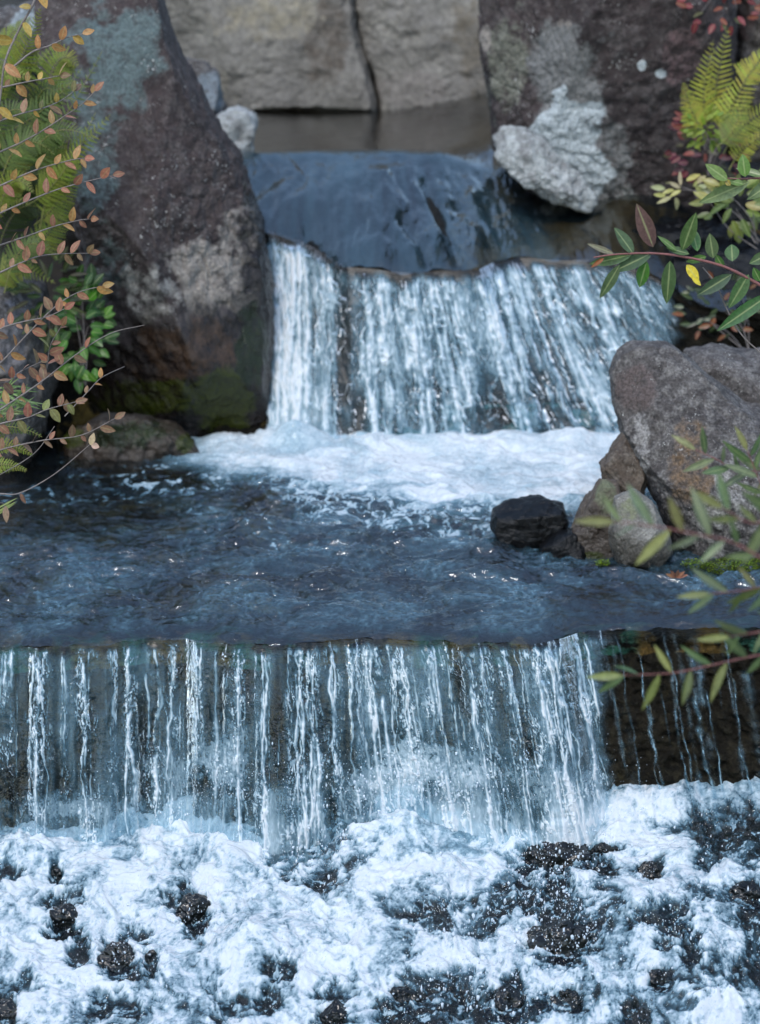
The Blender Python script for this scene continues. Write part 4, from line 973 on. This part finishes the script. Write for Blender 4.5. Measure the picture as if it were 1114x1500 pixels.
# --- long leaved shrub on the right, near the camera
WG, WG2, OLV, YG = (.075, .13, .045), (.055, .10, .04), (.12, .15, .04), (.26, .30, .05)
w1 = empty('shrub', P3(1240, 470, 4.9), 'long leaved shrub at right with one sharp sprig reaching over the upper fall', 'shrub')
PU = (.14, .085, .075)
twig(w1, [(1200, 470), (1150, 440), (1114, 418), (1062, 391), (1010, 378), (960, 371), (905, 372), (870, 377)], 4.95, 4.9, mat=M_red, lmat=M_leafgreen, leaves=False, r0=.0042, r1=.0016, jy=.004, explicit=[
    (957, 362, 934, 300, 26, PU, -.02), (928, 372, 901, 333, 20, WG, 0), (926, 373, 862, 388, 17, WG, .02), (955, 371, 898, 398, 20, WG2, 0), (908, 388, 879, 438, 17, WG, 0), (948, 383, 936, 422, 20, (.07, .17, .03), .02),
    (982, 382, 977, 446, 22, WG, 0), (1000, 366, 1020, 312, 22, WG, -.02), (1022, 368, 1014, 330, 17, (.06, .15, .03), .02), (1045, 378, 1040, 342, 20, WG, 0), (1073, 383, 1072, 356, 22, WG, .03), (1072, 402, 1021, 433, 20, WG2, 0),
    (1097, 402, 1068, 452, 22, WG, 0), (1130, 430, 1050, 485, 22, (.045, .13, .03), 0), (1128, 372, 1098, 386, 18, WG, 0), (992, 368, 964, 345, 9, (.10, .18, .04), 0), (1010, 372, 976, 362, 12, WG, 0), (900, 372, 861, 357, 9, (.20, .17, .11), 0), (1035, 376, 1004, 384, 12, (.07, .16, .03), .02), (1060, 392, 1048, 372, 12, (.05, .13, .03), 0),
    (885, 378, 866, 392, 6, (.3, .08, .03), 0), (1114, 412, 1104, 392, 14, (.06, .15, .03), 0)])
fo = Foliage(); yb_ = P3(1006, 388, 4.9)
fo.leaf(yb_, P3(1026, 414, 4.89) - yb_, (.3, -1, .2), .043, .022, (.72, .56, .03), curl=.1)
ys_ = P3(1014, 408, 4.89); fo.leaf(ys_, P3(1030, 418, 4.89) - ys_, (-.4, -.5, .8), .024, .014, (.75, .60, .03))
yo_ = fo.build('leaf', M_leafgreen, w1); yo_['label'] = 'single bright yellow leaf on the sprig'
twig(w1, [(1030, 392), (1048, 415), (1068, 458), (1088, 492), (1120, 522), (1160, 560)], 4.95, 4.95, mat=M_twig, leaves=False, r0=.0012, r1=.0016)
twig(w1, [(1200, 265), (1150, 262), (1114, 262), (1082, 262), (1066, 262)], 5.2, 5.1, mat=M_red, lmat=M_leafgreen, leaves=False, r0=.003, r1=.0015, explicit=[
    (1092, 259, 1088, 226, 19, (.13, .22, .05), 0), (1066, 264, 1034, 240, 18, (.17, .25, .06), 0), (1098, 266, 1024, 298, 22, (.15, .22, .07), 0), (1120, 258, 1078, 246, 12, (.13, .2, .06), .02), (1140, 262, 1094, 292, 20, (.11, .19, .05), 0), (1090, 270, 1060, 262, 12, (.17, .25, .06), 0), (1150, 230, 1112, 250, 20, (.12, .2, .05), 0), (1070, 272, 1062, 262, 8, (.35, .28, .06), 0)])
w2 = empty('shrub', P3(1290, 860, 3.7), 'soft focus long leaved shrub at right, nearest the camera, over the lower ledge', 'shrub')
for i_, (pts_, Y_, kw_) in enumerate([
    ([(1240, 900), (1160, 850), (1110, 815), (1070, 795), (1020, 780), (960, 770), (900, 762)], 3.3, dict(spacing=.024, L=.068, W=.0155)),
    ([(1240, 720), (1170, 700), (1130, 690), (1080, 690), (1050, 672), (1020, 660)], 4.1, dict(spacing=.017, L=.058)),
    ([(1200, 800), (1150, 770), (1120, 720), (1095, 660)], 4.1, dict(spacing=.018, L=.058)),
    ([(1260, 1000), (1180, 960), (1114, 958), (1050, 972), (985, 984), (912, 988)], 3.6, dict(spacing=.026, L=.066, W=.0155)),
    ([(1250, 900), (1180, 870), (1130, 860), (1085, 862), (1040, 868)], 3.5, dict(spacing=.02, L=.06)),
    ([(1250, 980), (1180, 930), (1120, 925), (1070, 935)], 3.5, dict(spacing=.02, L=.06)),
    ([(1220, 780), (1150, 760), (1100, 765), (1060, 745)], 3.4, dict(spacing=.022, L=.065, W=.0155))]):
    kw_ = dict(dict(L=.06, W=.0135), **kw_)
    twig(w2, pts_, Y_, Y_ - .05, mat=M_red, lmat=M_leafgreen, r0=.0022, r1=.0008, cols=[WG, OLV, (.09, .15, .06), (.13, .17, .07), (.10, .13, .07), (.20, .21, .07)], seed=200 + i_, ang=(30, 70), pw=.9, **kw_)

# --- moss cushions and the fallen leaf at the water edge
def moss(label, spots, seed):
    r = np.random.RandomState(seed); fo = Foliage(); b = P3(spots[0][0], spots[0][1], spots[0][4]); o = empty('moss', b, label, 'moss')
    for (cx, cy, rx, ry, Y, n) in spots:
        for _ in range(n):
            a = r.uniform(0, 6.28); q = r.rand() ** .5
            p = P3(cx + rx * q * math.cos(a), cy + ry * q * math.sin(a), Y - .03 * (1 - q * q))
            fo.leaf(p, (r.uniform(-1, 1), -r.uniform(.2, 1), r.uniform(-.2, 1)), (0, -.5, 1), r.uniform(.004, .009), .003, jitter([(.20, .30, .02), (.12, .18, .015), (.06, .09, .01)][r.randint(3)], .2, r), curl=.2)
    fo.build('leaves', M_fern, o)
moss('cushion of bright green moss under the speckled boulder at the water edge', [(1085, 833, 60, 16, 5.45, 1600), (1020, 826, 22, 8, 5.45, 300)], 1)
moss('tiny moss pad at the foot of the dark upright rock', [(883, 825, 10, 5, 5.45, 160)], 2)
lf = Foliage(); lb_ = P3(990, 846, 5.28)
for a_ in (-50, -22, 5, 30, 58):
    d_ = np.array([math.sin(math.radians(a_)), -.35, math.cos(math.radians(a_)) * .55]); lf.leaf(lb_, d_, (.1 * a_ / 50, -1, .5), .032, .009, jitter((.36, .17, .10), .15), fold=.5, curl=-.1)
lo_ = mesh_obj('fallen_leaf', np.concatenate(lf.V) - lb_, np.array(lf.F), M_leafbrown, None, {'col': np.concatenate(lf.C), 'vein': np.concatenate(lf.W)})
lo_.location = tuple(lb_); lo_['label'] = 'curled orange brown dead leaf lying at the water edge below the moss'; lo_['category'] = 'leaf'
